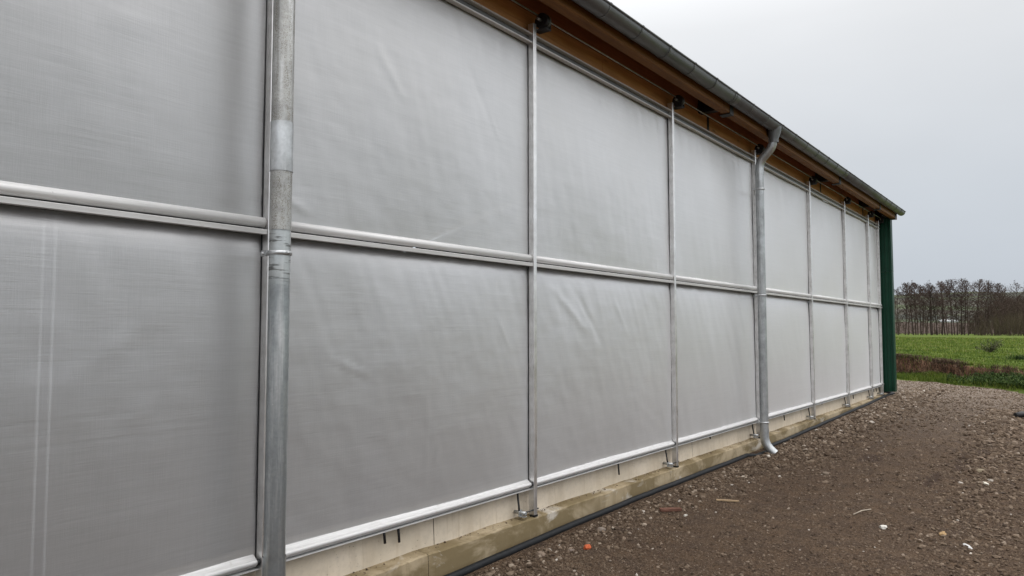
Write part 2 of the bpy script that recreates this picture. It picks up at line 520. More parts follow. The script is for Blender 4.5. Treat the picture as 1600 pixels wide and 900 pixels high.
# ------------------------------------------------------------------ mesh helpers
class MB:
    def __init__(s):
        s.v = []; s.f = []; s.sm = []

    def add(s, vs, fs, smooth=False):
        o = len(s.v)
        s.v += [tuple(p) for p in vs]
        s.f += [tuple(i + o for i in f) for f in fs]
        s.sm += [smooth] * len(fs)
        return s

    def box(s, a, b, bev=0.0):
        (x0, y0, z0), (x1, y1, z1) = a, b
        if not bev:
            v = [(x0, y0, z0), (x1, y0, z0), (x1, y1, z0), (x0, y1, z0), (x0, y0, z1), (x1, y0, z1), (x1, y1, z1), (x0, y1, z1)]
            f = [(0, 3, 2, 1), (4, 5, 6, 7), (0, 1, 5, 4), (1, 2, 6, 5), (2, 3, 7, 6), (3, 0, 4, 7)]
            return s.add(v, f)
        e = bev
        cx, cy, cz = (x0 + x1) / 2, (y0 + y1) / 2, (z0 + z1) / 2
        v = []
        for sx in (-1, 1):
            for sy in (-1, 1):
                for sz in (-1, 1):
                    X = x0 if sx < 0 else x1; Y = y0 if sy < 0 else y1; Z = z0 if sz < 0 else z1
                    v += [(X, Y - sy * e, Z - sz * e), (X - sx * e, Y, Z - sz * e), (X - sx * e, Y - sy * e, Z)]
        idx = lambda sx, sy, sz, k: ((sx > 0) * 4 + (sy > 0) * 2 + (sz > 0)) * 3 + k
        f = []
        for sg in (-1, 1):
            q = [idx(sg, -1, -1, 0), idx(sg, 1, -1, 0), idx(sg, 1, 1, 0), idx(sg, -1, 1, 0)]; f.append(tuple(q if sg > 0 else q[::-1]))
            q = [idx(-1, sg, -1, 1), idx(1, sg, -1, 1), idx(1, sg, 1, 1), idx(-1, sg, 1, 1)]; f.append(tuple(q[::-1] if sg > 0 else q))
            q = [idx(-1, -1, sg, 2), idx(1, -1, sg, 2), idx(1, 1, sg, 2), idx(-1, 1, sg, 2)]; f.append(tuple(q if sg > 0 else q[::-1]))
        for a1 in (-1, 1):
            for a2 in (-1, 1):
                f.append((idx(-1, a1, a2, 1), idx(1, a1, a2, 1), idx(1, a1, a2, 2), idx(-1, a1, a2, 2)))
                f.append((idx(a1, -1, a2, 0), idx(a1, 1, a2, 0), idx(a1, 1, a2, 2), idx(a1, -1, a2, 2)))
                f.append((idx(a1, a2, -1, 0), idx(a1, a2, 1, 0), idx(a1, a2, 1, 1), idx(a1, a2, -1, 1)))
                for a3 in (-1, 1):
                    f.append((idx(a1, a2, a3, 0), idx(a1, a2, a3, 1), idx(a1, a2, a3, 2)))
        return s.add(v, f)

    def tube(s, pts, rad, n=12, caps=True, smooth=True):
        pts = [Vector(p) for p in pts]
        if not isinstance(rad, (list, tuple)):
            rad = [rad] * len(pts)
        t0 = (pts[1] - pts[0]).normalized()
        ref = Vector((0, 0, 1)) if abs(t0.z) < .9 else Vector((1, 0, 0))
        u = t0.cross(ref).normalized()
        v = []; f = []
        for i, p in enumerate(pts):
            if i == 0: t = t0
            elif i == len(pts) - 1: t = (pts[i] - pts[i - 1]).normalized()
            else: t = ((pts[i + 1] - pts[i]).normalized() + (pts[i] - pts[i - 1]).normalized()).normalized()
            u = (u - t * u.dot(t)).normalized()
            w = t.cross(u)
            for k in range(n):
                a = 2 * math.pi * k / n
                v.append(p + (u * math.cos(a) + w * math.sin(a)) * rad[i])
        for i in range(len(pts) - 1):
            for k in range(n):
                a = i * n + k; b = i * n + (k + 1) % n
                f.append((a, b, b + n, a + n))
        s.add(v, f, smooth)
        if caps:
            o = len(s.v) - len(v)
            s.f.append(tuple(o + k for k in reversed(range(n)))); s.sm.append(False)
            q = o + (len(pts) - 1) * n
            s.f.append(tuple(q + k for k in range(n))); s.sm.append(False)
        return s

    def extr(s, prof, x0, x1, closed=True, smooth=False, zs=0.0):
        """profile of (y, z) swept along X"""
        n = len(prof)
        v = [(x0, y, z + zs * x0) for y, z in prof] + [(x1, y, z + zs * x1) for y, z in prof]
        f = [(i, (i + 1) % n, (i + 1) % n + n, i + n) for i in range(n if closed else n - 1)]
        s.add(v, f, smooth)
        if closed:
            o = len(s.v) - 2 * n
            s.f.append(tuple(o + i for i in reversed(range(n)))); s.sm.append(False)
            s.f.append(tuple(o + n + i for i in range(n))); s.sm.append(False)
        return s

    def build(s, name, mat, parent=None, label=None, cat=None, group=None, kind=None, fix=True):
        me = bpy.data.meshes.new(name)
        me.from_pydata(s.v, [], s.f)
        me.polygons.foreach_set("use_smooth", s.sm)
        me.materials.append(mat)
        if fix:
            import bmesh
            bm = bmesh.new(); bm.from_mesh(me)
            bmesh.ops.recalc_face_normals(bm, faces=bm.faces)
            bm.to_mesh(me); bm.free()
        return link(name, me, parent, label, cat, group, kind)


def link(name, me, parent=None, label=None, cat=None, group=None, kind=None):
    o = bpy.data.objects.new(name, me)
    COL.objects.link(o)
    if parent: o.parent = parent
    if label: o['label'] = label
    if cat: o['category'] = cat
    if group: o['group'] = group
    if kind: o['kind'] = kind
    return o


def empty(name, loc, label, cat, group=None):
    o = link(name, None, None, label, cat, group)
    o.location = loc
    return o


def copy_part(o, parent, loc=(0, 0, 0), name=None):
    c = o.copy()
    COL.objects.link(c)
    c.parent = parent
    c.location = loc
    return c


def np_mesh(name, V, T, mat, tone=None, smooth=False):
    me = bpy.data.meshes.new(name)
    me.vertices.add(len(V)); me.vertices.foreach_set("co", V.astype(np.float32).ravel())
    k = T.shape[1]
    me.loops.add(T.size); me.loops.foreach_set("vertex_index", T.astype(np.int32).ravel())
    me.polygons.add(len(T))
    me.polygons.foreach_set("loop_start", np.arange(0, T.size, k, dtype=np.int32))
    me.polygons.foreach_set("loop_total", np.full(len(T), k, dtype=np.int32))
    me.polygons.foreach_set("use_smooth", np.full(len(T), smooth))
    if tone is not None:
        a = me.attributes.new("tone", 'FLOAT', 'POINT')
        a.data.foreach_set("value", tone.astype(np.float32))
    me.materials.append(mat)
    me.update(calc_edges=True)
    return me


def fbm(x, y, z=0.0, oct=4):
    return noise.fractal(Vector((x, y, z)), 1.0, 2.0, oct)


# ------------------------------------------------------------------ terrain
GX = [-60, 0, 3.8, 4.45, 5.7, 7.3, 9.7, 12.2, 17.8, 21, 24, 400]
GZ = [-.05, -.03, 0.0, .02, .04, .045, .045, .075, .17, .20, .22, .3]


def gz(x, y):
    """height of the yard"""
    b = float(np.interp(x, GX, GZ))
    n = 0.020 * fbm(x * .8, y * .8, 3, 3) + 0.008 * fbm(x * 5, y * 5, 9, 3)
    heap = .03 * math.exp(-((y - 2.85) / .35) ** 2) * (.4 + .6 * max(0, min(1, (x - 7) / 4)))
    rut = -.03 * math.exp(-((y - .15 - .02 * x) / .4) ** 2)
    n *= max(.25, min(1, (3.1 - y) / .4))
    return b + n + heap * (.6 + .5 * fbm(x * 2.5, y * 2.5, 5, 2)) + rut


def edge_x(y):
    return 20.7 + (y - .89) * .857 + .25 * fbm(y * .55, 1.0, 2.0, 3)


def face_w(y):
    return .85 + .60 * fbm(y * .8, 4.0, 8.0, 3) + .12 * fbm(y * 4, 4, 1, 2)


def bank_z(w, x, y):
    foot = float(np.interp(y, [-8, .9, 1.7, 2.3, 3.0, 4, 10], [.46, .44, .42, .30, .42, .30, .34]))
    top = float(np.interp(y, [-8, .9, 2.3, 4, 10], [.62, .62, .69, .80, .8]))
    top += .05 * fbm(x * .6, y * .9, 7, 3)
    wf = face_w(y)
    g = float(np.interp(x, GX, GZ))
    if w < 0:
        return g - .02
    if w < wf:
        t = w / wf
        return g + (foot - g) * (t ** .8) + .035 * fbm(x * 3, y * 3, 5, 3) * min(1, t * 3)
    t = (w - wf) / .16
    if t < 1:
        return foot + (top - foot) * (t * t * (3 - 2 * t)) + .03 * fbm(x * 5, y * 5, 2, 3)
    d = w - wf
    z = top + .0006 * d - .07 * (1 - math.exp(-d / 6)) * 0 + (.05 * fbm(x * .35, y * .35, 4, 4) + .035 * fbm(x * 1.1, y * 1.3, 4, 3)) * min(1, d / 1.5)
    z = z + (.80 - top) * min(1, d / 40)
    return z


def quads(nu, nv):
    i = np.arange(nu - 1)[:, None] * nv + np.arange(nv - 1)[None, :]
    return np.stack([i, i + nv, i + nv + 1, i + 1], -1).reshape(-1, 4)


# yard: fine sheet near, coarse beyond
xs = np.concatenate([[-60, -40, -25, -15, -9, -5], np.arange(-2, 2.5, .25), np.arange(2.5, 12, .05), np.arange(12, 21, .1), np.arange(21, 27, .25), [30, 36]])
ys = np.concatenate([[-60, -35, -20, -12, -8, -6], np.arange(-4, -1, .25), np.arange(-1, 3.5, .05), [3.6, 4.2, 6, 12, 30]])
V = np.array([(x, y, gz(x, y)) for x in xs for y in ys])
me = np_mesh("ground", V, quads(len(xs), len(ys)), DIRT, smooth=True)
link("ground", me, kind='structure')

# meadow with its eroded bank
ws = np.concatenate([[-.3, 0], np.arange(.1, 2.2, .05), np.arange(2.2, 6, .2), np.arange(6, 20, .8), np.arange(20, 60, 4), np.arange(60, 145, 12)])
ysb = np.concatenate([np.arange(-60, -8, 4), np.arange(-8, -1, .5), np.arange(-1, 6.5, .05), np.arange(6.5, 14, .5), np.arange(14, 90, 5)])
V = []
for w in ws:
    for y in ysb:
        spread = 1 + max(0, w - 6) * .0
        x = edge_x(y) + w
        V.append((x, y, bank_z(w, x, y)))
me = np_mesh("field", np.array(V), quads(len(ws), len(ysb)), FIELD, smooth=True)
link("field", me, kind='structure')


def polar(name, r0, r1, nr, a0, a1, na, zf, mat):
    rs = np.geomspace(r0, r1, nr); az = np.radians(np.linspace(a0, a1, na))
    V = np.array([(r * math.cos(a), r * math.sin(a), zf(r, math.degrees(a))) for r in rs for a in az])
    link(name, np_mesh(name, V, quads(nr, na), mat, smooth=True), kind='structure')


def far_z(r, a):
    base = float(np.interp(r, [150, 165, 175, 205, 340, 600, 1000, 1500, 3000], [.55, -.6, -.6, 1.0, 4.6, 16, 36, 60, 75]))
    k = 1 + .10 * math.sin(math.radians(a) * 9 + .5) + .18 * fbm(r * .002, a * .12, 1, 4)
    return base * (k if r > 340 else 1 + (k - 1) * max(0, (r - 200) / 140)) if r > 205 else base


polar("stream_bank", 146, 203, 8, -40, 60, 60, lambda r, a: far_z(r, a) if r > 150 else .62, FIELD)
polar("ploughed_field", 203, 342, 10, -40, 60, 60, far_z, PLOUGH)
polar("hillside", 342, 3000, 40, -50, 70, 180, far_z, HILL)
# land on the other sides of the yard
V = []; az = np.radians(np.linspace(0, 360, 73)); rs = [45, 3200]
V = np.array([(r * math.cos(a), r * math.sin(a), -.35 if r < 100 else -3.0) for r in rs for a in az])
link("meadow_land", np_mesh("meadow_land", V, quads(2, 73), FIELD), kind='structure')


# ------------------------------------------------------------------ the barn
PX = [-2.8, -0.25, 2.305, 4.69, 7.25, 9.85, 12.46, 14.81, 16.85, 17.90]
YF = 3.36           # curtain plane
ZT, ZM, ZB = 3.878, 2.115, 0.44
barn = empty("barn", (8, 8, 0), "long barn with grey woven curtain walls, aluminium posts, timber eaves and a metal gutter", "barn")
BO = Vector((8, 8, 0))


class Off(MB):
    """builder whose vertices are given in world space and stored relative to the barn's origin"""
    def build(s, *a, **k):
        s.v = [(x - BO.x, y - BO.y, z - BO.z) for x, y, z in s.v]
        return MB.build(s, *a, **k)


CREASES = [  # x0, z0, x1, z1, amp, width
    (4.14, 3.22, 4.28, 3.02, .0040, .012), (3.05, 3.35, 3.3, 3.05, .004, .04), (3.9, 3.5, 4.2, 3.1, -.004, .04),
    (1.72, 3.0, 1.42, 2.98, .004, .02), (1.45, 1.45, 1.72, 1.66, .0045, .016), (1.72, 1.66, 1.80, 1.62, .004, .014),
    (2.72, 1.45, 3.05, 1.32, .0045, .012), (4.25, 1.72, 4.42, 1.45, .004, .014), (1.55, 1.1, 1.75, 1.35, .004, .012),
    (1.3, 1.32, 1.45, 1.46, .003, .016), (2.0, 2.26, 2.3, 2.33, .005, .02), (2.38, 2.33, 2.6, 2.24, .005, .02),
    (1.35, 3.15, 1.6, 3.7, -.003, .05), (5.0, 1.95, 5.5, 1.6, .006, .05), (5.3, 1.98, 5.75, 1.5, -.005, .04),
    (1.55, .8, 1.62, .7, .004, .012), (6.0, 1.9, 6.25, 1.55, .004, .04), (3.5, 1.95, 3.52, .6, .0012, .012),
]


_rc = random.Random(21)
for _k in range(46):      # fine sharp handling creases
    _x = _rc.uniform(.9, 9.5); _z = _rc.uniform(.6, 3.7); _a = _rc.uniform(0, 3.14); _l = _rc.uniform(.06, .22)
    CREASES.append((_x, _z, _x + _l * math.cos(_a), _z + _l * math.sin(_a), _rc.choice((-1, 1)) * _rc.uniform(.0012, .0028), _rc.uniform(.008, .018)))


def panel(x0, x1, z0, z1, upper, i):
    step = .022 if x1 < 8 and x0 > 0 else .045
    nx = int((x1 - x0) / step) + 2; nz = int((z1 - z0) / step) + 2
    X = np.linspace(x0, x1, nx); Z = np.linspace(z0, z1, nz)
    V = np.empty((nx, nz, 3))
    cr = [c for c in CREASES if c[0] < x1 and c[2] > x0 or c[2] < x1 and c[0] > x0]
    for a, x in enumerate(X):
        dl = x - x0; dr = x1 - x
        for b, z in enumerate(Z):
            dt = z1 - z; db = z - z0
            y = YF + .010 * fbm(x * .9, z * .7, i * 3.1 + upper, 2)
            belly = math.sin(math.pi * dl / (x1 - x0)) * math.sin(math.pi * db / (z1 - z0))
            y -= .024 * max(0.0, belly) ** .7
            # draw folds: slanting, strongest below the top fixing
            q = (x - (z1 - z) * (.42 if not upper else .25))
            am = (.0038 * math.exp(-dt / .40) if not upper else .0016 * math.exp(-dt / .8)) + .0009
            am *= (1.6 if i in (4, 7, 8) else 1.0)
            y += am * fbm(q * 7.5, z * 1.1, i * 5.7 + upper * 2, 2)
            y += .0011 * fbm(x * 6 + z * 2, z * 9, i, 3)
            y += .0020 * fbm(x * 2.2 + z, z * 2.0, i * 2.3 + 7, 2)
            y += .020 * math.exp(-dt / .035) * (0 if upper else 1)
            y += .010 * math.exp(-dt / .06)
            y += .003 * math.exp(-dr / .03) + .006 * math.exp(-dl / .03)
            V[a, b] = (x, y, z)
    for (ax, az_, bx, bz, amp, wd) in cr:
        if not (z0 - .1 < az_ < z1 + .1): continue
        PXg, PZg = V[:, :, 0], V[:, :, 2]
        dx, dz = bx - ax, bz - az_; L2 = dx * dx + dz * dz
        t = np.clip(((PXg - ax) * dx + (PZg - az_) * dz) / L2, 0, 1)
        d2 = (PXg - ax - t * dx) ** 2 + (PZg - az_ - t * dz) ** 2
        V[:, :, 1] -= .9 * amp * np.exp(-d2 / (wd * .75) ** 2) * (.25 + .75 * np.sin(np.pi * t))
    V = V.reshape(-1, 3)[:, :] - np.array(BO)
    me = np_mesh("curtain_panel", V, quads(nx, nz), FABRIC, smooth=True)
    return link("curtain_panel", me, barn)


def guide_post(x, first=None):
    w = .040
    if first is None:
        p = Off().box((BO.x - w / 2, 3.306, .195), (BO.x + w / 2, 3.363, 4.035), .003)
        p = p.build("guide_post", POST, barn)
        s = Off().box((BO.x - w / 2 - .003, 3.356, .44), (BO.x - w / 2 - .0005, 3.364, 3.86)).build("gap_shade_strip", BLACKP, p)  # black strip standing in for the shadow gap left of the post
        c = Off().box((BO.x - w / 2 - .003, 3.303, .182), (BO.x + w / 2 + .003, 3.345, .1945)).build("foot_cap", BLACKP, p)
        b = Off().tube([(BO.x - .15, 3.315, .235), (BO.x + .045, 3.315, .235)], .006, 8).build("bolt", STEELB, p)
        k = Off().box((BO.x - .165, 3.30, .205), (BO.x - .125, 3.345, .212)).box((BO.x - .165, 3.345, .205), (BO.x - .125, 3.352, .255))
        k.tube([(BO.x - .145, 3.295, .235), (BO.x - .145, 3.40, .235)], .013, 10)
        k = k.build("wall_bracket", GALV_C, p)
        t = Off().tube([(BO.x - .150, 3.372, .42), (BO.x - .151, 3.366, .35), (BO.x - .158, 3.352, .29), (BO.x - .162, 3.345, .25)], .0085, 6).build("strap", BLACKP, p)
        n1 = Off().tube([(BO.x + .022, 3.305, 3.995), (BO.x + .06, 3.30, 3.995)], .005, 6).build("top_bolt", GALV, p)
        return p
    return None


post0 = guide_post(0)
posts = []
for i, x in enumerate(PX):
    if i == 0:
        p = post0; p.location.x = x - BO.x
    else:
        p = copy_part(post0, barn, (x - BO.x, 0, 0))
        for ch in post0.children:
            copy_part(ch, p)
    posts.append(p)
# small twin strip beside the post where the downpipe stands
Off().box((10.0, 3.315, .47), (10.03, 3.345, 3.96), .002).build("edge_strip", ANOD, barn)

EDGE = list(zip(PX[:-1], PX[1:])) + [(17.90, 18.14)]
drum0 = None
for i, (a, b) in enumerate(EDGE):
    x0, x1 = a + .004, b - .006
    panel(x0, x1, ZM + .03, ZT, 1, i)
    panel(x0, x1, ZB, ZM - .012, 0, i)
    gap = .022
    # middle: rolled tube of the upper curtain and the profile the lower one hangs from
    prof = [(3.344 + .027 * math.cos(t), 2.163 + .027 * math.sin(t)) for t in np.linspace(0, 2 * math.pi, 25)[:-1]]
    prof = [(y + (.018 if z > 2.18 and y > 3.344 else 0), z) for y, z in prof]
    Off().extr(prof, a + gap, b - gap, smooth=True).build("curtain_tube", ROLL, barn)
    Off().extr([(3.314, 2.100), (3.312, 2.122), (3.318, 2.126), (3.355, 2.126), (3.355, 2.100)], a + gap, b - gap).build("middle_rail", ANOD, barn)
    # top: double rail
    t = Off().extr([(3.322, 3.868), (3.316, 3.872), (3.316, 3.881), (3.354, 3.884), (3.354, 3.868)], a + gap, b - gap)
    t.extr([(3.318, 3.937), (3.312, 3.941), (3.314, 3.948), (3.354, 3.950), (3.354, 3.937)], a + gap, b - gap)
    Off().extr([(3.352, 3.8845), (3.352, 3.9365), (3.356, 3.9365), (3.356, 3.8845)], a + gap, b - gap).build("rail_channel", GUT, barn)  # dark back plate: shade of the gap between the rails put into its colour
    t.build("top_rail", ANOD, barn)
    # bottom: sloped flange with a round front and a thin drip edge
    pr = [(3.362, .463), (3.344, .449), (3.336, .444)]
    pr += [(3.336 + .016 * math.cos(q), .427 + .016 * math.sin(q)) for q in np.radians(np.linspace(100, 260, 9))]
    pr += [(3.340, .404), (3.366, .404), (3.368, .461)]
    Off().extr(pr, a + gap + .004, b - gap - .012).build("bottom_rail", ANOD, barn)
    Off().extr([(3.326, .390), (3.326, .395), (3.40, .397), (3.40, .390)], a + gap, b - gap).build("drip_edge", ANOD, barn)
    Off().tube([(b - gap - .013, 3.333, .427), (b - gap - .002, 3.333, .427)], .019, 12).build("end_cap", BLACKP, barn)
    # gearbox drum of the curtain drive
    if drum0 is None:
        drum0 = Off().tube([(BO.x + .03, 3.27, 4.06), (BO.x + .06, 3.27, 4.06), (BO.x + .062, 3.27, 4.06), (BO.x + .075, 3.27, 4.06)], [.060, .062, .062, .056], 20).build("drive_drum", BLACKP, barn)
        drum0.location = (a - BO.x, 0, 0)
        ds = [Off().tube([(BO.x + .076, 3.27, 4.06), (BO.x + .098, 3.27, 4.06)], .056, 20).build("drum_ring", GUT, drum0),
              Off().box((BO.x + .03, 3.225, 3.988), (BO.x + .11, 3.338, 3.996)).box((BO.x + .1, 3.225, 3.997), (BO.x + .108, 3.338, 4.05)).build("drum_bracket", STEELB, drum0),
              Off().tube([(BO.x - .02, 3.27, 4.06), (BO.x + .029, 3.27, 4.06)], .012, 8).build("shaft_coupling", GALV, drum0)]
    else:
        d = copy_part(drum0, barn, (a - BO.x, 0, 0))
        for q in ds: copy_part(q, d)
for a, b in zip(PX[:-1], PX[1:]):
    Off().tube([(a + .10, 3.268, 4.085), (b - .02, 3.268, 4.085)], .0065, 8).build("drive_shaft", GALV, barn)

# straps hanging out below the bottom rail between the posts
for (x, z, l) in ((3.18, .385, .085), (3.30, .385, .105), (6.10, .385, .12), (8.27, .385, .045), (8.36, .385, .02), (10.25, .385, .12),
                  (11.05, .385, .10), (13.1, .385, .03), (15.35, .385, .10), (17.2, .385, .09), (17.45, .385, .1)):
    Off().tube([(x, 3.375, .40), (x + .001, 3.368, .40 - l * .5), (x + .004, 3.365, .395 - l)], .0085, 6).build("hanging_strap", BLACKP, barn)

# concrete: plinth blocks and footing, each cast section a piece
for a, b in zip([-4.0, -.56, 3.66, 7.86, 12.04, 16.24], [-.56, 3.66, 7.86, 12.04, 16.24, 18.10]):
    m_ = Off(); n = int((b - a) / .1) + 2
    X = np.linspace(a + .003, b - .003, n)
    rows = [(3.70, .39), (3.42, .388), (3.412, .38), (3.405, .25), (3.400, .10)]
    v = [(x, y + (.003 * fbm(x * 3, z * 5, 1, 2) if 0 < j else 0), z) for x in X for j, (y, z) in enumerate(rows)]
    m_.add(v, [tuple(q) for q in quads(n, len(rows))], True)
    o = len(rows)
    m_.add([(X[0], 3.7, .10), (X[0], 3.4, .10), (X[0], 3.42, .388), (X[0], 3.7, .39)], [(0, 1, 2, 3)])
    m_.build("plinth_block", PLINTH, barn)
def foot_y(x):
    return 3.300 + .008 * fbm(x * .9, 0, 2, 3)
for a, b in zip([-4.0, -1.0, 3.50, 7.05, 11.3, 15.0], [-1.0, 3.50, 7.05, 11.3, 15.0, 18.45]):
    m_ = Off(); n = int((b - a) / .04) + 2
    X = np.linspace(a + .002, b - .002, n)
    v = []
    for x in X:
        e = foot_y(x) + .006 * fbm(x * 6, 1, 1, 3)
        zt = .180 + .006 * fbm(x * 2.2, 3, 3, 3) + (.004 * (x / 18))
        rows = [(3.43, zt + .022 + .008 * fbm(x * 3, 9, 1, 2)), (3.400, zt + .006), (3.35, zt + .002), (e + .012, zt), (e, zt - .010), (e - .004, .10), (e - .006, -.15)]
        v += [(x, y, z) for y, z in rows]
    m_.add(v, [tuple(q) for q in quads(n, 7)], False)
    m_.build("footing_block", FOOT, barn)
Off().box((18.10, 3.40, .1), (18.30, 3.7, .40)).build("plinth_block", PLINTH, barn)
Off().box((18.452, 3.24, -.1), (18.46, 3.7, .16)).build("footing_block", FOOT, barn)

# timber eaves
for a, b in zip([-3.5, .9, 7.95, 13.15, 16.45], [.9, 7.95, 13.15, 16.45, 18.36]):
    Off().box((a + .003, 3.015, 4.085), (b - .003, 3.115, 4.27), .004).build("eave_beam", WOOD, barn)
for a, b in zip([-3.5, .4, 5.9, 8.45, 13.45], [.4, 5.9, 8.45, 13.45, 18.03]):
    Off().box((a + .002, 3.392, 3.985), (b - .002, 3.49, 4.165), .004).build("wall_purlin", WOOD_L, barn)
Off().box((-3.5, 3.362, 3.950), (18.03, 3.47, 3.981)).build("sill_batten", WOOD_D, barn)
Off().box((-3.5, 3.41, 4.168), (18.03, 3.44, 4.36)).build("infill_board", WOOD_D, barn)
sl = math.tan(math.radians(13))
for k in range(5):
    y0 = 3.03 + k * .145; y1 = y0 + .141
    z0 = 4.285 + (y0 - 2.93) * sl; z1 = 4.285 + (y1 - 2.93) * sl
    Off().extr([(y0, z0), (y1, z1), (y1, z1 + .022), (y0, z0 + .022)], -3.5, 18.40).build("soffit_board", WOOD_D, barn)
for x in (-1.8, 3.2, 8.18, 13.2, 16.5, 18.16):
    r = Off()
    for (z0, z1, w) in ((4.145, 4.152, .05), (4.152, 4.268, .004), (4.268, 4.275, .05)):
        r.extr([(3.12, z0), (3.62, z0 + .11 * (z0 > 4.2)), (3.62, z1 + .11 * (z0 > 4.14)), (3.12, z1)], x - w, x + w)
    r.build("rafter", STEELB, barn)
    Off().box((x - .055, 3.008, 4.078), (x + .055, 3.0135, 4.20)).box((x - .055, 3.008, 4.070), (x + .055, 3.14, 4.0775)).build("beam_shoe", STEELB, barn)
    Off().box((x + .20, 3.386, 4.003), (x + .26, 3.3905, 4.165)).build("purlin_plate", STEELB, barn)
# roof, far wall, gables, floor and columns behind the curtain
ZR = 4.31 + (11 - 2.90) * sl
Off().add([(-3.6, 3.06, 4.352), (18.46, 3.06, 4.352), (18.46, 11, ZR + .012), (-3.6, 11, ZR + .012),
           (-3.6, 3.06, 4.380), (18.46, 3.06, 4.380), (18.46, 11, ZR + .04), (-3.6, 11, ZR + .04)],
          [(0, 1, 2, 3), (4, 5, 6, 7), (0, 1, 5, 4), (1, 2, 6, 5), (3, 0, 4, 7)]).build("roof_sheet", ROOF, barn)
Off().add([(-3.6, 11, ZR + .012), (18.46, 11, ZR + .012), (18.46, 19.1, 4.31), (-3.6, 19.1, 4.31),
           (-3.6, 11, ZR + .04), (18.46, 11, ZR + .04), (18.46, 19.1, 4.35), (-3.6, 19.1, 4.35)],
          [(0, 1, 2, 3), (4, 5, 6, 7), (2, 3, 7, 6)]).build("roof_sheet", ROOF, barn)
Off().box((-3.4, 3.75, -.1), (18.0, 18.5, .12)).build("barn_floor", FLOOR, barn)
Off().box((-3.5, 18.5, 0), (18.21, 18.6, 1.2)).build("rear_plinth", PLINTH, barn)
Off().box((-3.5, 18.46, .125), (18.21, 18.47, 4.6)).build("rear_curtain", REAR, barn)
for x in PX[::2]:
    Off().box((x - .06, 18.5, 1.2), (x + .06, 18.62, 4.5)).build("rear_post", WOOD_D, barn)
gb = Off()
gb.add([(-3.5, 3.5, 0), (-3.5, 18.5, 0), (-3.5, 18.5, 4.3), (-3.5, 11, ZR), (-3.5, 3.5, 4.35)], [(0, 1, 2, 3, 4)])
gb.build("gable_wall", GREEN, barn)
gb = Off()
gb.add([(18.22, 3.42, .26), (18.22, 18.5, .26), (18.22, 18.5, 4.3), (18.22, 11, ZR), (18.22, 3.42, 4.35)], [(0, 1, 2, 3, 4)])
gb.build("gable_wall", GREEN, barn)
for x, w, y in ((1.288, .017, 3.395), (3.42, .10, 3.75), (8.2, .08, 3.65), (13.2, .08, 3.65)):
    c = Off().box((x - w, y, .12), (x + w, y + (.05 if w < .05 else .14), 4.15)).build("column", INNER, barn)
    if w < .05:
        Off().box((x - w - .010, y - .012, .12), (x - w - .001, y + .002, 2.1)).box((x + w + .001, y - .012, .12), (x + w + .010, y + .002, 2.1)).build("column_edge", INNER_L, c)

Off().box((18.12, 3.72, -.1), (18.30, 18.5, .42)).build("plinth_block", PLINTH, barn)
# green corner: folded sheet with vertical ribs, joint part-way up
for (z0, z1, o_) in ((.262, 2.9, 0.0), (2.905, 4.15, .002)):
    cs = []
    Yc = 3.098
    ribs = [(18.052, 3.40), (18.052, 3.345), (18.066, 3.335), (18.066, 3.305), (18.052, 3.295), (18.052, 3.255), (18.062, 3.249), (18.062, 3.235),
            (18.052, 3.229), (18.052, 3.185), (18.066, 3.175), (18.066, 3.145), (18.052, 3.135), (18.052, 3.106), (18.060, Yc),
            (18.11, Yc), (18.12, Yc + .012), (18.15, Yc + .012), (18.16, Yc), (18.24, Yc), (18.25, Yc + .01), (18.25, 3.40)]
    n = len(ribs)
    g = Off().add([(x - o_, y - o_, z0) for x, y in ribs] + [(x - o_, y - o_, z1) for x, y in ribs],
                  [(i, (i + 1) % n, (i + 1) % n + n, i + n) for i in range(n)] + [tuple(reversed(range(n))), tuple(range(n, 2 * n))])
    g.build("corner_sheet", GREEN, barn)
Off().box((17.96, 3.30, 4.10), (18.20, 3.38, 4.16)).box((17.6, 3.16, 4.105), (18.22, 3.20, 4.16)).build("corner_bracket", STEELB, barn)
Off().box((18.030, 3.36, .40), (18.05, 3.40, 4.1)).build("corner_jamb", STEELB, barn)

# gutter
GZC, GYC, GR, GS = 4.195, 2.935, .082, .0032
gut = Off()
arc = [(GYC - GR * math.cos(t), GZC - GR * math.sin(t)) for t in np.radians(np.linspace(0, 180, 19))]
arci = [(GYC - (GR - .003) * math.cos(t), GZC - (GR - .003) * math.sin(t)) for t in np.radians(np.linspace(180, 0, 19))]
segs = [-3.5, 2.9, 8.0, 13.05, 18.42]
for a, b in zip(segs[:-1], segs[1:]):
    gut.extr(arc + arci, a, b, smooth=True, zs=GS)
    bead = [(GYC - GR - .004 + .009 * math.cos(t), GZC + .004 + .009 * math.sin(t)) for t in np.linspace(0, 2 * math.pi, 11)[:-1]]
    gut.extr(bead, a, b, smooth=True, zs=GS)
gut.add([(18.421, y, z + GS * 18.42) for y, z in arc], [tuple(range(len(arc)))])
gut.add([(-3.5, y, z) for y, z in arc], [tuple(range(len(arc)))])
gut = gut.build("gutter", GUT, barn)
br0 = None
x = -3.3
while x < 18.4:
    zz = GS * x
    if br0 is None:
        o1 = [(GYC - (GR + .0045) * math.cos(t), GZC - (GR + .0045) * math.sin(t)) for t in np.radians(np.linspace(-8, 172, 17))]
        o2 = [(GYC - (GR + .001) * math.cos(t), GZC - (GR + .001) * math.sin(t)) for t in np.radians(np.linspace(172, -8, 17))]
        br0 = Off().extr(o1 + o2, BO.x - .011, BO.x + .011)
        br0.tube([(BO.x - .011, GYC - GR - .004, GZC + .004), (BO.x + .011, GYC - GR - .004, GZC + .004)], .0125, 10)
        br0 = br0.build("gutter_bracket", GUT, gut)
        br0.location = (x - BO.x, 0, zz)
    else:
        copy_part(br0, gut, (x - BO.x, 0, zz))
    x += .56
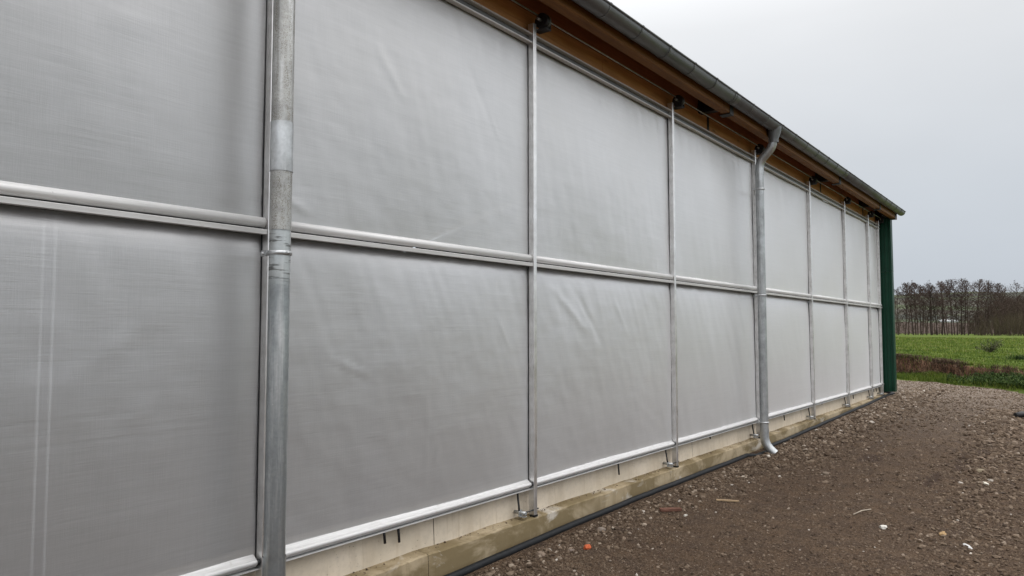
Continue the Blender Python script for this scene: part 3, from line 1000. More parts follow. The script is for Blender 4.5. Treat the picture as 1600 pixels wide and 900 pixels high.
for x in (2.9, 8.0, 13.05):
    o1 = [(GYC - (GR + .003) * math.cos(t), GZC - (GR + .003) * math.sin(t) + GS * x) for t in np.radians(np.linspace(-4, 180, 17))]
    o2 = [(GYC - (GR + .0006) * math.cos(t), GZC - (GR + .0006) * math.sin(t) + GS * x) for t in np.radians(np.linspace(180, -4, 17))]
    Off().extr(o1 + o2, x - .05, x + .05).build("gutter_joint", GUT, gut)
# lead-in sheet over the eave into the gutter
Off().extr([(2.955, 4.262), (3.02, 4.300), (3.02, 4.304), (2.955, 4.266)], -3.5, 18.42).build("eave_flashing", GUT, barn)


def bend(pts, n=7, r=.10):
    """round the corners of a polyline"""
    pts = [Vector(p) for p in pts]
    out_ = [pts[0]]
    for a, b, c in zip(pts, pts[1:], pts[2:]):
        d1 = (a - b).normalized(); d2 = (c - b).normalized()
        p1 = b + d1 * r; p2 = b + d2 * r
        for k in range(n + 1):
            t = k / n
            out_.append(p1.lerp(b, t).lerp(b.lerp(p2, t), t))
    out_.append(pts[-1])
    return out_


def downpipe(px, py, first):
    r = .052
    xo = px
    zg = GZC - GR + GS * px
    pipe = Off()
    if first:
        pipe.tube([(px, py, .50), (px, py, 2.115)], r, 28, caps=False)
    else:
        pipe.tube([(px, py, .33), (px, py, 3.65)], r, 28, caps=False)
    pipe = pipe.build("downpipe", GALV_B if first else GALV, barn)
    if first:
        Off().tube([(px, py, 2.10), (px, py, 2.405)], r + .0015, 28, caps=False).build("upper_pipe", GALV_D, pipe)
        Off().tube([(px, py, 2.395), (px, py, 2.645)], r + .0045, 28, caps=False).build("pipe_sleeve", GALV_C, pipe)
        Off().tube([(px, py, 2.635), (px, py, 3.65)], r + .0015, 28, caps=False).build("upper_pipe", GALV_D, pipe)
        Off().tube([(px, py, -.02), (px, py, .505)], r + .003, 28, caps=False).build("pipe_sleeve", GALV_B, pipe)
        clamps = (1.985,)
    else:
        clamps = (3.42, 2.05, .44)
    # swan neck and outlet
    neck = bend([(px, py, 3.60), (px, py, 3.77), (px, GYC + .02, 3.955), (px, GYC + .02, 4.07)], 8, .085)
    Off().tube(neck, r + .002, 24, caps=False).build("swan_neck", GALV, pipe)
    Off().tube([(px, py, 3.61), (px, py, 3.66)], r + .0045, 24, caps=False).build("pipe_sleeve", GALV, pipe)
    Off().tube([(px, GYC + .01, 4.00), (px, GYC + .01, 4.05), (px, GYC, zg + .01), (px, GYC, zg + .05)], [r + .007, r + .008, .085, .088], 24, caps=False).build("outlet_funnel", GUT, pipe)
    if not first:
        el = bend([(px, py, .36), (px, py, .165), (px + .01, py - .125, .055)], 9, .11)
        Off().tube(el, r + .003, 26, caps=False).build("outlet_elbow", GALV, pipe)
        Off().tube(el, r - .001, 26, caps=False).build("elbow_lining", STEELB, pipe)
        Off().tube([(px, py, .325), (px, py, .345)], r + .0055, 26, caps=False).build("pipe_sleeve", GALV, pipe)
    for z in clamps:
        c = Off().tube([(px, py, z - .011), (px, py, z - .009), (px, py, z + .009), (px, py, z + .011)], [r + .003, r + .007, r + .007, r + .003], 28, caps=False)
        sx = px + (.07 if not first else .0)
        dx = -.052
        c.box((px - .055, py + .035, z - .013), (px - .035, py + .075, z + .013))
        c.tube([(px - .065, py + .062, z - .002), (px - .022, py + .062, z - .002)], .0075, 8)
        c.tube([(px - .005, py - r - .012, z), (px + .03, py - r + .002, z)], .006, 8)
        c.tube([(px - .02, py + .06, z), (px + .02 if first else px + .34, 3.32, z)], .006, 8)
        c.build("pipe_clamp", GALV_C, pipe)


downpipe(2.235, 3.135, True)
downpipe(9.47, 3.135, False)

# ------------------------------------------------------------------ drainage hose at the foot of the wall
pts = []
for x in np.arange(-3.5, 18.3, .12):
    y = foot_y(x) - .058 - .012 * (1 + fbm(x * 1.1, 5, 5, 2)) * .5
    if 9.2 < x < 9.8: y -= 0.0
    pts.append((x, y, gz(x, y) + .012))
pts += [(18.42, 3.20, .20), (18.50, 3.26, .21), (18.56, 3.38, .22), (18.58, 3.7, .22), (18.6, 4.6, .22), (18.62, 8, .22)]
# leave room for the downpipe elbow
pts = [(x, min(y, 3.150) if 9.2 < x < 9.8 else y, z - (.01 if 9.2 < x < 9.8 else 0)) for x, y, z in pts]
MB().tube(pts, .028, 14).build("drainage_hose", HOSE, None, "long black flexible drainage pipe lying on the ground along the concrete footing", "pipe")


# ------------------------------------------------------------------ stones
def ico():
    t = (1 + 5 ** .5) / 2
    v = np.array([(-1, t, 0), (1, t, 0), (-1, -t, 0), (1, -t, 0), (0, -1, t), (0, 1, t), (0, -1, -t), (0, 1, -t), (t, 0, -1), (t, 0, 1), (-t, 0, -1), (-t, 0, 1)], float)
    v /= np.linalg.norm(v[0])
    f = np.array([(0, 11, 5), (0, 5, 1), (0, 1, 7), (0, 7, 10), (0, 10, 11), (1, 5, 9), (5, 11, 4), (11, 10, 2), (10, 7, 6), (7, 1, 8),
                  (3, 9, 4), (3, 4, 2), (3, 2, 6), (3, 6, 8), (3, 8, 9), (4, 9, 5), (2, 4, 11), (6, 2, 10), (8, 6, 7), (9, 8, 1)])
    return v, f


IV, IF = ico()


def gz_fast(x, y):
    return np.array([gz(a, b) for a, b in zip(x, y)])


def stones(name, P, S, tone, sink=.35):
    n = len(P)
    shp = 1 + NP.uniform(-.34, .34, (n, 12, 1))
    v = IV[None] * shp * (S[:, None, None] * NP.uniform([.75, .6, .5], [1.35, 1.05, .9], (n, 1, 3)))
    a = NP.uniform(0, 6.28, n); tx = NP.uniform(-.4, .4, n)
    c, s_ = np.cos(a)[:, None], np.sin(a)[:, None]
    x = v[..., 0] * c - v[..., 1] * s_; y = v[..., 0] * s_ + v[..., 1] * c
    z = v[..., 2] + x * tx[:, None]
    V = np.stack([x + P[:, 0:1], y + P[:, 1:2], z + P[:, 2:3] + (S * (.5 - sink))[:, None]], -1).reshape(-1, 3)
    T = (IF[None] + (np.arange(n) * 12)[:, None, None]).reshape(-1, 3)
    return np_mesh(name, V, T, STONE, np.repeat(tone, 12))


def scatter(n, r0, r1, a0, a1, smin, smax):
    r = r0 * (r1 / r0) ** NP.rand(n)
    a = np.radians(NP.uniform(a0, a1, n))
    x = r * np.cos(a); y = r * np.sin(a)
    s = smin * (smax / smin) ** (NP.rand(n) ** 2.6)
    s *= np.clip(r / 7, .9, 1.5)
    k = (y < 3.13) & (x > -1)
    return x[k], y[k], s[k]


X1, Y1, S1 = scatter(90000, 3.6, 25, -3, 62, .0028, .017)
X2, Y2, S2 = scatter(5000, 2.5, 25, -50, -3, .004, .02)
# coarse loose gravel heaped beside the hose
n3 = 8500
n6 = 700
X6 = NP.uniform(1.5, 18, n6); Y6 = 3.40 - np.abs(NP.normal(0, .03, n6)); S6 = .003 + .005 * NP.rand(n6) ** 2
X3 = 3.6 + 16.5 * NP.rand(n3) ** .85; Y3 = 3.14 - np.abs(NP.normal(0, .30, n3)) * (.8 + .5 * (X3 > 8)); S3 = .0075 * (3.8) ** (NP.rand(n3) ** 1.7) * np.clip(X3 / 8, .9, 1.5)
# coarse strip along the right-hand rut
n4 = 4200
X4 = 4.5 + 12 * NP.rand(n4) ** 1.3; Y4 = .42 + .035 * X4 + NP.normal(0, .22, n4); S4 = .0075 * (3.8) ** (NP.rand(n4) ** 1.9) * np.clip(X4 / 8, .85, 1.5)
n5 = 9000
X5 = 14 + 9 * NP.rand(n5); Y5 = NP.uniform(-.5, 4.4, n5); S5 = .010 * (2.4) ** (NP.rand(n5) ** 2)
k5 = np.array([a < edge_x(b) + .15 and (b < 3.1 or a > 18.7) for a, b in zip(X5, Y5)])
X = np.concatenate([X1, X2, X3, X4, X5[k5]]); Y = np.concatenate([Y1, Y2, Y3, Y4, Y5[k5]]); S = np.concatenate([S1, S2, S3, S4, S5[k5]])
big = np.array([edge_x(b) for b in Y]) + .2 > X
X, Y, S = X[big], Y[big], S[big]
Z = gz_fast(X, Y)
X = np.concatenate([X, X6]); Y = np.concatenate([Y, Y6]); S = np.concatenate([S, S6]); Z = np.concatenate([Z, np.full(n6, .186)])
tone = np.clip(NP.beta(2.0, 3.0, len(X)) + .16 * np.clip((X - 9) / 9, 0, 1) + .07 * (Y > 2.5), 0, .95)
tone[NP.rand(len(X)) < .003] = 1.0
link("gravel", stones("gravel", np.stack([X, Y, Z], -1), S, tone), None, "loose brown and grey gravel strewn over the dirt yard beside the barn", "gravel", None, "stuff")

# grit: small eight-sided grains
OV = np.array([(1, 0, 0), (-1, 0, 0), (0, 1, 0), (0, -1, 0), (0, 0, 1), (0, 0, -1)], float)
OF = np.array([(0, 2, 4), (2, 1, 4), (1, 3, 4), (3, 0, 4), (2, 0, 5), (1, 2, 5), (3, 1, 5), (0, 3, 5)])
xg, yg, sg = scatter(135000, 3.6, 24, -3, 62, .0030, .0085)
kg = np.array([edge_x(b) for b in yg]) + .1 > xg
xg, yg, sg = xg[kg], yg[kg], sg[kg]
n = len(xg)
v = OV[None] * NP.uniform(.7, 1.3, (n, 6, 1)) * sg[:, None, None] * NP.uniform([.8, .6, .5], [1.4, 1.0, .9], (n, 1, 3))
a = NP.uniform(0, 6.28, n); c_, s_ = np.cos(a)[:, None], np.sin(a)[:, None]
Vg = np.stack([v[..., 0] * c_ - v[..., 1] * s_ + xg[:, None], v[..., 0] * s_ + v[..., 1] * c_ + yg[:, None], v[..., 2] + v[..., 0] * .3 + (gz_fast(xg, yg) + sg * .2)[:, None]], -1).reshape(-1, 3)
Tg = (OF[None] + (np.arange(n) * 6)[:, None, None]).reshape(-1, 3)
tg = np.clip(NP.beta(1.5, 2.2, n) + .12 * np.clip((xg - 9) / 9, 0, 1), 0, .96)
link("grit", np_mesh("grit", Vg, Tg, STONE, np.repeat(tg, 6)), None, "fine dark and pale grit covering the packed dirt of the yard", "grit", None, "stuff")

# individual pieces lying about
def rock(name, x, y, s, col, label, cat, sq=(1, 1, .6), seed=1, rot=0.0):
    rr = random.Random(seed)
    import bmesh
    bm = bmesh.new()
    bmesh.ops.create_icosphere(bm, subdivisions=2, radius=1)
    for v in bm.verts:
        d = noise.noise(v.co * 1.3 + Vector((seed * 3.7, 0, 0))) * .45
        v.co *= 1 + d
        v.co = Vector((v.co.x * sq[0] * s, v.co.y * sq[1] * s, v.co.z * sq[2] * s))
        q = .55 * s * sq[2]
        v.co.z = max(-q, min(q * 1.25, v.co.z))
    me = bpy.data.meshes.new(name); bm.to_mesh(me); bm.free()
    me.materials.append(mk_simple(name + "_surface", col, tuple(c * .72 for c in col), 55 / max(.3, s * 20), rough=.85, spec=.2, bump=.004))
    o = link(name, me, None, label, cat)
    o.location = (x, y, gz(x, y) + s * sq[2] * .35); o.rotation_euler = (rr.uniform(-.2, .2), rr.uniform(-.2, .2), rot)
    return o


rock("brick_fragment", 4.66, 2.83, .034, (0.50, 0.115, 0.045), "bright orange red brick fragment on the gravel near the black hose", "brick", (1, .75, .75), 3)
rock("stone", 4.55, 2.90, .022, (0.24, 0.19, 0.16), "flat pale brown stone touching the orange brick fragment", "stone", seed=8)
rock("stone", 4.36, 3.03, .036, (0.22, 0.165, 0.125), "larger rounded brown stone lying closest to the black hose at the bottom", "stone", seed=5)
rock("stone", 6.50, 1.23, .034, (0.66, 0.63, 0.57), "angular white stone below the straw on the open dirt", "stone", (1, .85, .6), 12, .6)
rock("stone", 6.37, .65, .036, (0.55, 0.54, 0.53), "flat pale grey stone in the dark stony strip at the right", "stone", (1.4, .7, .4), 22, .5)
rock("stone", 6.56, .83, .035, (0.36, 0.24, 0.12), "ochre tan stone beside a dark hollow, left of the pale grey one", "stone", (1.1, .7, .6), 31)
rock("stone", 9.7, .84, .045, (0.23, 0.19, 0.13), "round olive brown stone alone at the upper right of the yard", "stone", (1, 1, .7), 41)
rock("stone", 9.0, .74, .042, (0.60, 0.56, 0.48), "thin bright white stone just below the round olive one", "stone", (1.4, .6, .35), 46, .4)
rock("stone", 5.93, 2.64, .022, (0.52, 0.49, 0.43), "small white flint lying right of the dark wooden board piece", "stone", (1.3, .7, .5), 51)
rock("stone", 5.12, 2.98, .034, (0.22, 0.18, 0.15), "grey brown stone by the hose, above the orange brick fragment", "stone", (1, .8, .7), 56)
# flat scraps of wood
def scrap(name, x, y, l, w, h, rot, col, label, cat):
    o = MB()
    n = 7
    rr = random.Random(int(x * 100))
    top = []
    v = []
    for i in range(n):
        t = i / (n - 1) - .5
        ww = w * .5 * (1 - abs(t) * rr.uniform(.2, .9))
        v += [(t * l, -ww, 0), (t * l, ww * rr.uniform(.7, 1.1), 0), (t * l, ww * .9, h), (t * l, -ww * .9, h * rr.uniform(.7, 1))]
    f = []
    for i in range(n - 1):
        for k in range(4):
            f.append((i * 4 + k, i * 4 + (k + 1) % 4, (i + 1) * 4 + (k + 1) % 4, (i + 1) * 4 + k))
    f += [(0, 1, 2, 3), tuple((n - 1) * 4 + k for k in (3, 2, 1, 0))]
    o.add(v, f)
    o = o.build(name, mk_simple(name + "_surface", col, tuple(c * .6 for c in col), 20, rough=.9, spec=.1, stretch=(.3, 3, 3)), None, label, cat)
    o.location = (x, y, gz(x, y) + .007); o.rotation_euler = (.03, .04, rot)


R_ = math.radians
scrap("wood_scrap", 5.98, 2.80, .20, .06, .022, R_(-38), (0.14, 0.07, 0.05), "dark reddish brown piece of board on the gravel", "wood")
scrap("wood_scrap", 6.60, 2.53, .20, .030, .012, R_(-60), (0.36, 0.26, 0.16), "pale tan wood splinter lying on the open dirt", "wood")
tw = MB().tube([(6.74, 1.50, gz(6.74, 1.5) + .012), (6.9, 1.468, gz(6.9, 1.47) + .02), (7.06, 1.43, gz(7.06, 1.43) + .012)], .0045, 6)
tw.build("straw", mk_simple("straw_surface", (0.42, 0.36, 0.28), None, 30, rough=.8), None, "thin pale straw lying slantwise on the dirt", "straw")
bp = MB()
bp.tube([(15.4, .80, .15), (15.5, .70, .165), (15.62, .55, .16), (15.8, .36, .155)], [.045, .052, .05, .05], 10)
bp.tube([(15.47, .66, .12), (15.6, .58, .19), (15.9, .28, .17)], [.02, .045, .03], 8)
bp.build("black_debris", BLACKP, None, "crumpled black plastic scrap lying at the right edge of the yard", "scrap")


# ------------------------------------------------------------------ grass
def blades(name, P, Hh, Wd, tone, mat, lean=.45, droop=0.0, label=None):
    n = len(P)
    a = NP.uniform(0, 6.28, n)
    d = np.stack([np.cos(a), np.sin(a), np.zeros(n)], -1)
    side = np.stack([-np.sin(a), np.cos(a), np.zeros(n)], -1) * (Wd / 2)[:, None]
    ln = NP.uniform(.1, 1.0, n) * lean
    upv = np.array([0, 0, 1.0])
    mid = P + upv * (Hh * .6)[:, None] + d * (Hh * ln * .4)[:, None]
    tip = P + upv * (Hh * (1 - ln * .3 - droop))[:, None] + d * (Hh * ln * 1.1)[:, None]
    V = np.stack([P - side, P + side, mid + side * .8, mid - side * .8, tip], 1).reshape(-1, 3)
    o = (np.arange(n) * 5)[:, None]
    T = np.concatenate([o + [0, 1, 2], o + [0, 2, 3], o + [3, 2, 4]], 0)
    return np_mesh(name, V, T, mat, np.repeat(tone, 5))


def bz(w, y):
    return np.array([bank_z(a, edge_x(b) + a, b) for a, b in zip(w, y)])


def field_pts(n, w0, w1, spread=1.0):
    w = w0 + (w1 - w0) * NP.rand(n) ** 1.6
    x0 = 21 + w
    # visible wedge plus margin on either side
    lo = np.where(w < 3, -2.0, -.06 * x0); hi = np.where(w < 3, 5.6, .22 * x0)
    y = lo + (hi - lo) * NP.rand(n)
    x = np.array([edge_x(b) for b in y]) + w
    return x, y, w


# meadow grass
x, y, w = field_pts(52000, 1.2, 60)
wf = np.array([face_w(b) for b in y])
k = w > wf + .12
x, y, w = x[k], y[k], w[k]
z = bz(w, y)
cl = np.array([fbm(a * .55, b * 1.1, 2, 3) for a, b in zip(x, y)])
sz = np.clip(.035 + .05 * NP.rand(len(x)) + .055 * np.clip(cl, 0, 1), .02, .2) * np.clip((x / 24) ** .4, 1, 1.5)
tn = np.clip(.46 + .2 * NP.randn(len(x)) + .42 * cl + .10 * (w > 8), 0, 1)
link("meadow_grass", blades("meadow_grass", np.stack([x, y, z], -1), sz, .010 * x / 22 + .004, tn, GRASS, .8),
     None, "short green grass covering the meadow beyond the yard", "grass", None, "stuff")
# grass on the slope in front of the bank
n = 15000
y = NP.uniform(-2.2, 6, n); w = np.array([face_w(b) for b in y]) * NP.rand(n) ** .8
up_ = (NP.rand(n) < .45) & (np.array([fbm(b * 1.3, 2, 9, 2) for b in y]) > -.02)      # grass has slipped down the face here
w[up_] += NP.uniform(0, .45, up_.sum())
x = np.array([edge_x(b) for b in y]) + w
z = bz(w, y)
cl = np.array([fbm(a * 1.2, b * 1.2, 6, 3) for a, b in zip(x, y)])
tn = np.clip(.55 + .2 * NP.randn(n) + .3 * cl, 0, 1)
link("verge_grass", blades("verge_grass", np.stack([x, y, z], -1), np.clip(.07 + .06 * NP.rand(n) + .05 * cl, .03, .2), np.full(n, .012), tn, GRASS, .8),
     None, "brighter green grass at the foot of the earth bank", "grass", None, "stuff")
# dry grass hanging over and standing on the lip
n = 12000
y = NP.uniform(-2.2, 6, n)
cl = np.array([fbm(b * .9, 3, 6, 3) for b in y])
keep = NP.rand(n) < np.clip(.36 + 2.4 * cl + .3 * (y > 3.2), .03, 1)
y = y[keep]
w = np.array([face_w(b) for b in y]) + NP.normal(.12, .16, len(y)) + (NP.rand(len(y)) < .3) * NP.uniform(0, 1.1, len(y)) * (y > 2.4)
x = np.array([edge_x(b) for b in y]) + w
z = bz(w, y)
hh = .06 + .14 * NP.rand(len(y)) ** 1.5
tn = np.clip(.45 + .25 * NP.randn(len(y)), 0, 1)
hm = blades("dry_grass", np.stack([x, y, z], -1), hh, np.full(len(y), .011), tn, DRY, 1.1, .25)
link("dry_grass", hm, None, "dry brown grass and roots tangled along the lip of the earth bank", "dry grass", None, "stuff")
# roots and stalks down the earth face
n = 2600
y = NP.uniform(-2, 6, n); wfy = np.array([face_w(b) for b in y])
w = wfy + NP.uniform(-.06, .13, n)
x = np.array([edge_x(b) for b in y]) + w
P = np.stack([x - .02, y, bz(w, y) + .02], -1)
tn = np.clip(.4 + .28 * NP.randn(n), 0, 1)
link("bank_roots", blades("bank_roots", P, .05 + .10 * NP.rand(n), np.full(n, .010), tn, DRY, 1.6, .6), None,
     "thin brown roots and stems on the bare face of the earth bank", "roots", None, "stuff")
# nettles and broad-leaved weeds at the right end of the verge
n = 5200
y = np.clip(NP.normal(.9, .8, n), -2, 2.6); w = np.array([face_w(b) for b in y]) * NP.uniform(.1, 1.0, n)
x = np.array([edge_x(b) for b in y]) + w
P = np.stack([x, y, bz(w, y) + NP.uniform(0, .13, n)], -1)
tn = np.clip(.5 + .28 * NP.randn(n), 0, 1)
link("weeds", blades("weeds", P, .035 + .035 * NP.rand(n), np.full(n, .026), tn, WEED, 1.5, .2), None,
     "dark green leafy weeds at the foot of the bank on the right", "weeds", None, "stuff")


# ------------------------------------------------------------------ bare trees
def grow(mb, tips, p, d, length, rad, depth, rr, up_pull=.12, nseg=4, fan=(.5, .95), kids=4, taper=.55, start=.35, sides=4):
    pts = [p.copy()]; rads = [rad]
    cur = p.copy(); dd = d.copy()
    spots = []
    for i in range(nseg):
        dd = (dd + Vector((rr.gauss(0, .10), rr.gauss(0, .10), rr.gauss(0, .05) + up_pull))).normalized()
        cur = cur + dd * (length / nseg)
        pts.append(cur.copy()); rads.append(rad * (1 - (1 - taper) * (i + 1) / nseg))
        spots.append((cur.copy(), dd.copy(), rads[-1], (i + 1) / nseg))
    mb.tube(pts, rads, sides if depth > 0 else 3, caps=False, smooth=False)
    if depth == 0:
        tips.append(cur)
        return
    for k in range(kids):
        t = start + (1 - start) * (k + rr.random()) / kids
        i = min(nseg - 1, int(t * nseg)); f = t * nseg - i
        q = pts[i].lerp(pts[i + 1], f)
        ax = rr.uniform(0, 2 * math.pi)
        ang = rr.uniform(*fan)
        base = (pts[i + 1] - pts[i]).normalized()
        o = base.orthogonal().normalized(); o.rotate(Matrix.Rotation(ax, 3, base))
        nd = (base * math.cos(ang) + o * math.sin(ang)).normalized()
        grow(mb, tips, q, nd, length * rr.uniform(.35, .6) * (1.15 - .5 * t), rads[i] * .5, depth - 1, rr, up_pull, 3, fan, kids, taper, .25, sides)


def tree_mesh(seed, h, lean, spread, bare_to):
    rr = random.Random(seed)
    tk = MB(); cr_ = MB(); tips = []
    pts = []; rads = []
    n = 12
    wob = rr.uniform(0, 6)
    for i in range(n + 1):
        t = i / n
        pts.append(Vector((lean[0] * h * t + .10 * math.sin(wob + 5 * t), lean[1] * h * t + .22 * math.sin(wob * 2 + 4 * t) * t, h * t)))
        rads.append((.115 + .01 * rr.random()) * (1 - .88 * t) * h / 11 * (1.25 if i == 0 else 1) + .012)
    tk.tube(pts, rads, 6, caps=False, smooth=True)
    nb = 54
    for k in range(nb):
        t = bare_to + (1 - bare_to) * ((k + rr.random()) / nb) ** .8
        i = min(n - 1, int(t * n)); f = t * n - i
        q = pts[i].lerp(pts[i + 1], f)
        ax = rr.uniform(0, 2 * math.pi)
        rel = (t - bare_to) / (1 - bare_to)
        elev = .05 + .70 * rel
        d = Vector((math.cos(ax) * math.cos(elev), math.sin(ax) * math.cos(elev), math.sin(elev)))
        ln = spread * (.45 + .95 * math.sin(math.pi * min(1, rel * .85 + .12))) * rr.uniform(.7, 1.15)
        ln *= (.55 + .45 * min(1, rel / .35)) * (1.35 if rr.random() < .2 else 1)
        grow(cr_, tips, q, d, ln, rads[i] * .33 + .012, 2, rr, .07, 4, (.4, 1.0), 4, .5, .25, 3)
    # last year's cones and catkins as small dark knots
    kn = []
    for tp in tips:
        if rr.random() < .75:
            s_ = rr.uniform(.025, .06)
            p = tp + Vector((rr.gauss(0, .06), rr.gauss(0, .06), rr.gauss(0, .05)))
            cr_.add([p + Vector((s_, 0, -s_)), p + Vector((-s_, s_, 0)), p + Vector((0, -s_, s_ * .6)), p + Vector((0, 0, s_ * 1.4))], [(0, 1, 2), (0, 1, 3), (1, 2, 3), (0, 2, 3)])
    return tk, cr_


protos = []
specs = [(1, 10.6, (0, .02), 1.35, .30), (2, 10.0, (.02, -.07), 1.25, .28), (3, 11.0, (0, .04), 1.45, .33), (4, 9.6, (-.02, -.02), 1.2, .26),
         (5, 10.8, (.01, -.10), 1.3, .34), (6, 10.3, (0, .09), 1.25, .3)]
meshes = []
for (sd_, h, ln, sp, bt) in specs:
    tk, cr_ = tree_mesh(sd_, h, ln, sp, bt)
    to = tk.build("trunk", BARK, fix=False); co = cr_.build("crown", TWIG, fix=False)
    meshes.append((to.data, co.data, h))
    bpy.data.objects.remove(to); bpy.data.objects.remove(co)


def from_px(px, depth_x, z=.6):
    """ground point at a given distance along X whose azimuth matches a photo column"""
    az = YAW - math.atan((px - 800) / F)
    return depth_x, depth_x * math.tan(az)


# columns of the photo where trunks stand (base), height of the crown top in pixels
row = [(1402, 455, 3), (1413, 448, 1), (1417, 447, 4), (1427, 446, 5), (1430, 446, 0), (1433, 446, 2), (1437, 450, 3), (1440, 452, 1),
       (1446, 452, 4), (1454, 446, 0), (1456, 448, 2), (1464, 450, 5), (1471, 447, 3), (1476, 445, 1), (1480, 444, 4), (1486, 446, 0),
       (1491, 442, 5), (1495, 441, 2), (1500, 441, 1), (1506, 442, 3), (1512, 443, 0), (1521, 442, 4), (1527, 442, 2), (1536, 443, 5),
       (1541, 447, 1), (1549, 446, 0), (1560, 447, 3), (1567, 447, 2), (1575, 455, 5), (1590, 446, 0), (1606, 447, 1), (1618, 446, 2), (1634, 447, 4)]
ORD = ["first", "second", "third", "fourth", "fifth", "sixth", "seventh", "eighth", "ninth", "tenth", "eleventh", "twelfth", "thirteenth",
       "fourteenth", "fifteenth", "sixteenth", "seventeenth", "eighteenth", "nineteenth", "twentieth"]
look = ["straight", "slightly leaning", "tall broad-topped", "thin", "leaning", "slanting"]
nrow = len(row)
for i, (px, ty, kd) in enumerate(row):
    dx = 142 + R.uniform(-3.5, 3.5)
    X_, Y_ = from_px(px, dx)
    zc = (X_ * math.cos(YAW) + Y_ * math.sin(YAW))
    base = .55
    h = (517 - ty) / F * zc + H - base
    if i < 20:
        lb = "%s bare alder, %s trunk from the left in the row behind the meadow" % (look[kd], ORD[i])
    elif px < 1600:
        lb = "%s bare alder, %s trunk from the right edge in the row behind the meadow" % (look[kd], ORD[sum(1 for q in row if q[0] < 1600) - 1 - i])
    else:
        lb = "%s bare alder, %s one of the row outside the right edge" % (look[kd], ORD[i - sum(1 for q in row if q[0] < 1600)])
    t = empty("alder_tree", (X_, Y_, base - .4), lb, "tree", "bare alders in a row behind the meadow")
    s_ = (h + .4) / meshes[kd][2]
    t.scale = (s_ * R.uniform(.9, 1.05), s_ * R.uniform(.9, 1.05), s_)
    t.rotation_euler = (0, 0, R.uniform(-.6, .6) + (0 if R.random() < .6 else 3.14))
    link("trunk", meshes[kd][0], t); link("crown", meshes[kd][1], t)

# thicket and woodland behind the right half of the row
def wood_mass(name, n, fx, label, cat, seed, mat, hscale, cols):
    rr = random.Random(seed)
    mb = MB()
    for k in range(n):
        px, dx, h = fx(rr)
        X_, Y_ = from_px(px, dx)
        b = far_z(math.hypot(X_, Y_), 5) - .3
        tips = []
        lean = rr.uniform(-.1, .1)
        top = Vector((X_, Y_ + lean * h, b + h))
        mb.tube([(X_, Y_, b), (X_, Y_ + lean * h * .5, b + h * .5), top], [.10, .06, .02], 3, caps=False, smooth=False)
        for q in range(cols):
            t = rr.uniform(.25, 1)
            p = Vector((X_, Y_ + lean * h * t, b + h * t))
            ax = rr.uniform(0, 6.28); el = rr.uniform(.2, 1.0)
            d = Vector((math.cos(ax) * math.cos(el), math.sin(ax) * math.cos(el), math.sin(el)))
            l = h * rr.uniform(.10, .26)
            e_ = p + d * l
            mb.tube([p, e_], [.03, .012], 3, caps=False, smooth=False)
            for z_ in range(3):
                f_ = rr.uniform(.3, 1)
                p2 = p.lerp(e_, f_); d2 = (d + Vector((rr.gauss(0, .6), rr.gauss(0, .6), rr.gauss(.2, .4)))).normalized()
                mb.tube([p2, p2 + d2 * l * .55], [.018, .01], 3, caps=False, smooth=False)
    mb.build(name, mat, None, label, cat, None, "stuff", fix=False)


def fx_wood(rr):
    px = 1512 + 130 * rr.random() ** .8
    return px, rr.uniform(176, 200), (5.0 + 3.0 * min(1, max(0, (px - 1512) / 50)) + rr.uniform(-1.6, .7))


wood_mass("woodland", 125, fx_wood, "dense brown leafless wood behind the right half of the alder row", "woodland", 5, THICK, 1, 34)


def fx_under(rr):
    return 1400 + 220 * rr.random(), rr.uniform(148, 172), rr.uniform(2.0, 8.2)


wood_mass("undergrowth", 72, fx_under, "low bare scrub between the trunks of the alder row", "scrub", 9, THICK, 1, 14)


def shrub_mesh(seed, h, w, n, col):
    rr = random.Random(seed)
    mb = MB(); tips = []
    for k in range(n):
        ax = rr.uniform(0, 6.28); el = rr.uniform(.45, 1.5)
        d = Vector((math.cos(ax) * math.cos(el) * w / h, math.sin(ax) * math.cos(el) * w / h, math.sin(el))).normalized()
        p = Vector((rr.gauss(0, .25 * w), rr.gauss(0, .25 * w), 0))
        grow(mb, tips, p, d, h * rr.uniform(.55, 1.0), .035 * h / 4, 2, rr, .06, 4, (.25, .7), 4, .4, .2, 3)
    return mb


shr = [(1553, 131, 4.3, 3.2, "low olive brown leafless bush in front of the brown wood"),
       (1577, 129, 4.9, 4.0, "tallest olive brown leafless bush, in the middle of the thicket"),
       (1598, 130, 4.6, 3.6, "dark olive leafless bush at the right end of the meadow"),
       (1533, 134, 2.6, 2.4, "small brown bush at the left end of the thicket")]
for i, (px, dx, h, w, lb) in enumerate(shr):
    X_, Y_ = from_px(px, dx)
    e_ = empty("bush", (X_, Y_, .6), lb, "bush", "leafless bushes at the right of the tree row")
    shrub_mesh(40 + i, h * .82, w * .55, 26, None).build("twigs", WILLOW, e_, fix=False)
    sk = MB()
    for q in range(6):
        a = q * 1.05
        sk.tube([(.3 * math.cos(a), .3 * math.sin(a), -.2), (.7 * math.cos(a), .7 * math.sin(a), h * .35)], [.06, .03], 4, caps=False)
    sk.build("stems", BARK, e_, fix=False)

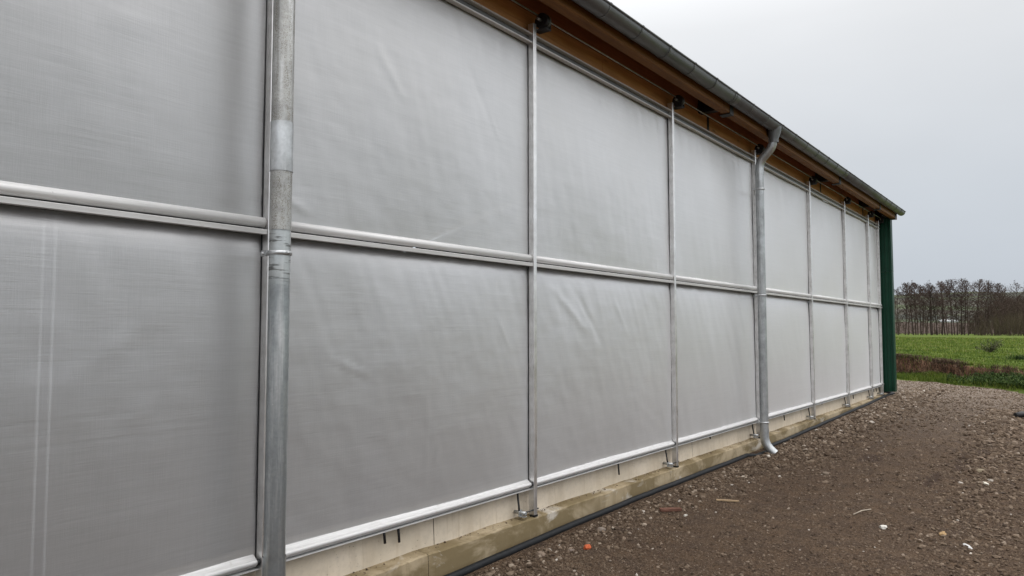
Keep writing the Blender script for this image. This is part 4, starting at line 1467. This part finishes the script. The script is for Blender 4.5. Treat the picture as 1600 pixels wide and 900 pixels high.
# small thorny plant standing in the meadow
X_, Y_ = from_px(1545, 34.5)
pz = bank_z(34.5 - edge_x(Y_), X_, Y_)
pl = empty("wild_rose", (X_, Y_, pz), "small straggly leafy bramble sapling standing alone in the meadow", "sapling")
st = MB(); lf = []
rr = random.Random(77)
LV = []
for k in range(11):
    ax = rr.uniform(0, 6.28); el = rr.uniform(.35, 1.3)
    d = Vector((math.cos(ax) * math.cos(el), math.sin(ax) * math.cos(el), math.sin(el)))
    p = Vector((0, 0, 0)); pts = [p.copy()]
    for q in range(5):
        d = (d + Vector((rr.gauss(0, .12), rr.gauss(0, .12), -.02))).normalized(); p = p + d * .105; pts.append(p.copy())
        for z_ in range(9):
            LV.append(tuple(p + Vector((rr.gauss(0, .07), rr.gauss(0, .07), rr.gauss(0, .06)))))
    st.tube(pts, [.012, .011, .010, .009, .007, .005], 4, caps=False)
st.build("stems", mk_simple("sapling_stem", (0.16, 0.125, 0.10), None, 20), pl, fix=False)
LV = np.array(LV)
lm = blades("leaves", LV, NP.uniform(.04, .08, len(LV)), np.full(len(LV), .032), NP.uniform(.1, .9, len(LV)), mk_blade("sapling_leaf", [(0, (0.035, 0.045, 0.018)), (1, (0.10, 0.115, 0.05))]), 1.4)
o = link("leaves", lm, pl)
for i, (px, dx, lb) in enumerate(((1590, 27.5, "dark tuft of coarse dock leaves at the right of the meadow"),)):
    X_, Y_ = from_px(px, dx)
    n = 120
    P = np.stack([NP.normal(0, .10, n), NP.normal(0, .18, n), np.zeros(n)], -1)
    lm = blades("dock_plant", P, NP.uniform(.10, .26, n), np.full(n, .03), NP.uniform(0, .5, n), WEED, .9)
    o = link("dock_plant", lm, None, lb, "plant"); o.location = (X_, Y_, bank_z(dx - edge_x(Y_), X_, Y_))

# white wrapped bales far off, seen between the trunks
WH = mk_simple("white_wrap", (0.72, 0.73, 0.74), (0.6, 0.61, 0.63), 1, rough=.4)
bl = [(1470, .8), (1476, .9), (1479.5, .85), (1485, .8), (1491, .65), (1495, .7), (1532.5, .8), (1536, .75), (1539.5, .75)]
names = ["leftmost white wrapped bale of the far row", "second white bale from the left, beside the leftmost gap", "third white bale, touching the second one",
         "white bale standing alone in the middle of the far row", "smallest white bale near the right end of the far row", "white bale at the right end of the longer far row",
         "left one of three white bales farther right", "middle one of three white bales farther right", "right one of three white bales farther right"]
wb = MB().tube([(0, -.75, .62), (0, -.7, .62), (0, .7, .62), (0, .75, .62)], [.52, .62, .62, .52], 14).build("white_bale", WH)
for i, (px, s_) in enumerate(bl):
    X_, Y_ = from_px(px, 345)
    o = wb if i == 0 else wb.copy()
    if i: COL.objects.link(o)
    o['label'] = names[i]; o['category'] = "bale"; o['group'] = "white wrapped bales beyond the ploughed field"
    o.location = (X_, Y_, far_z(math.hypot(X_, Y_), math.degrees(math.atan2(Y_, X_))) - .05); o.scale = (s_, s_ * 1.1, s_); o.rotation_euler = (0, 0, .3 * i)
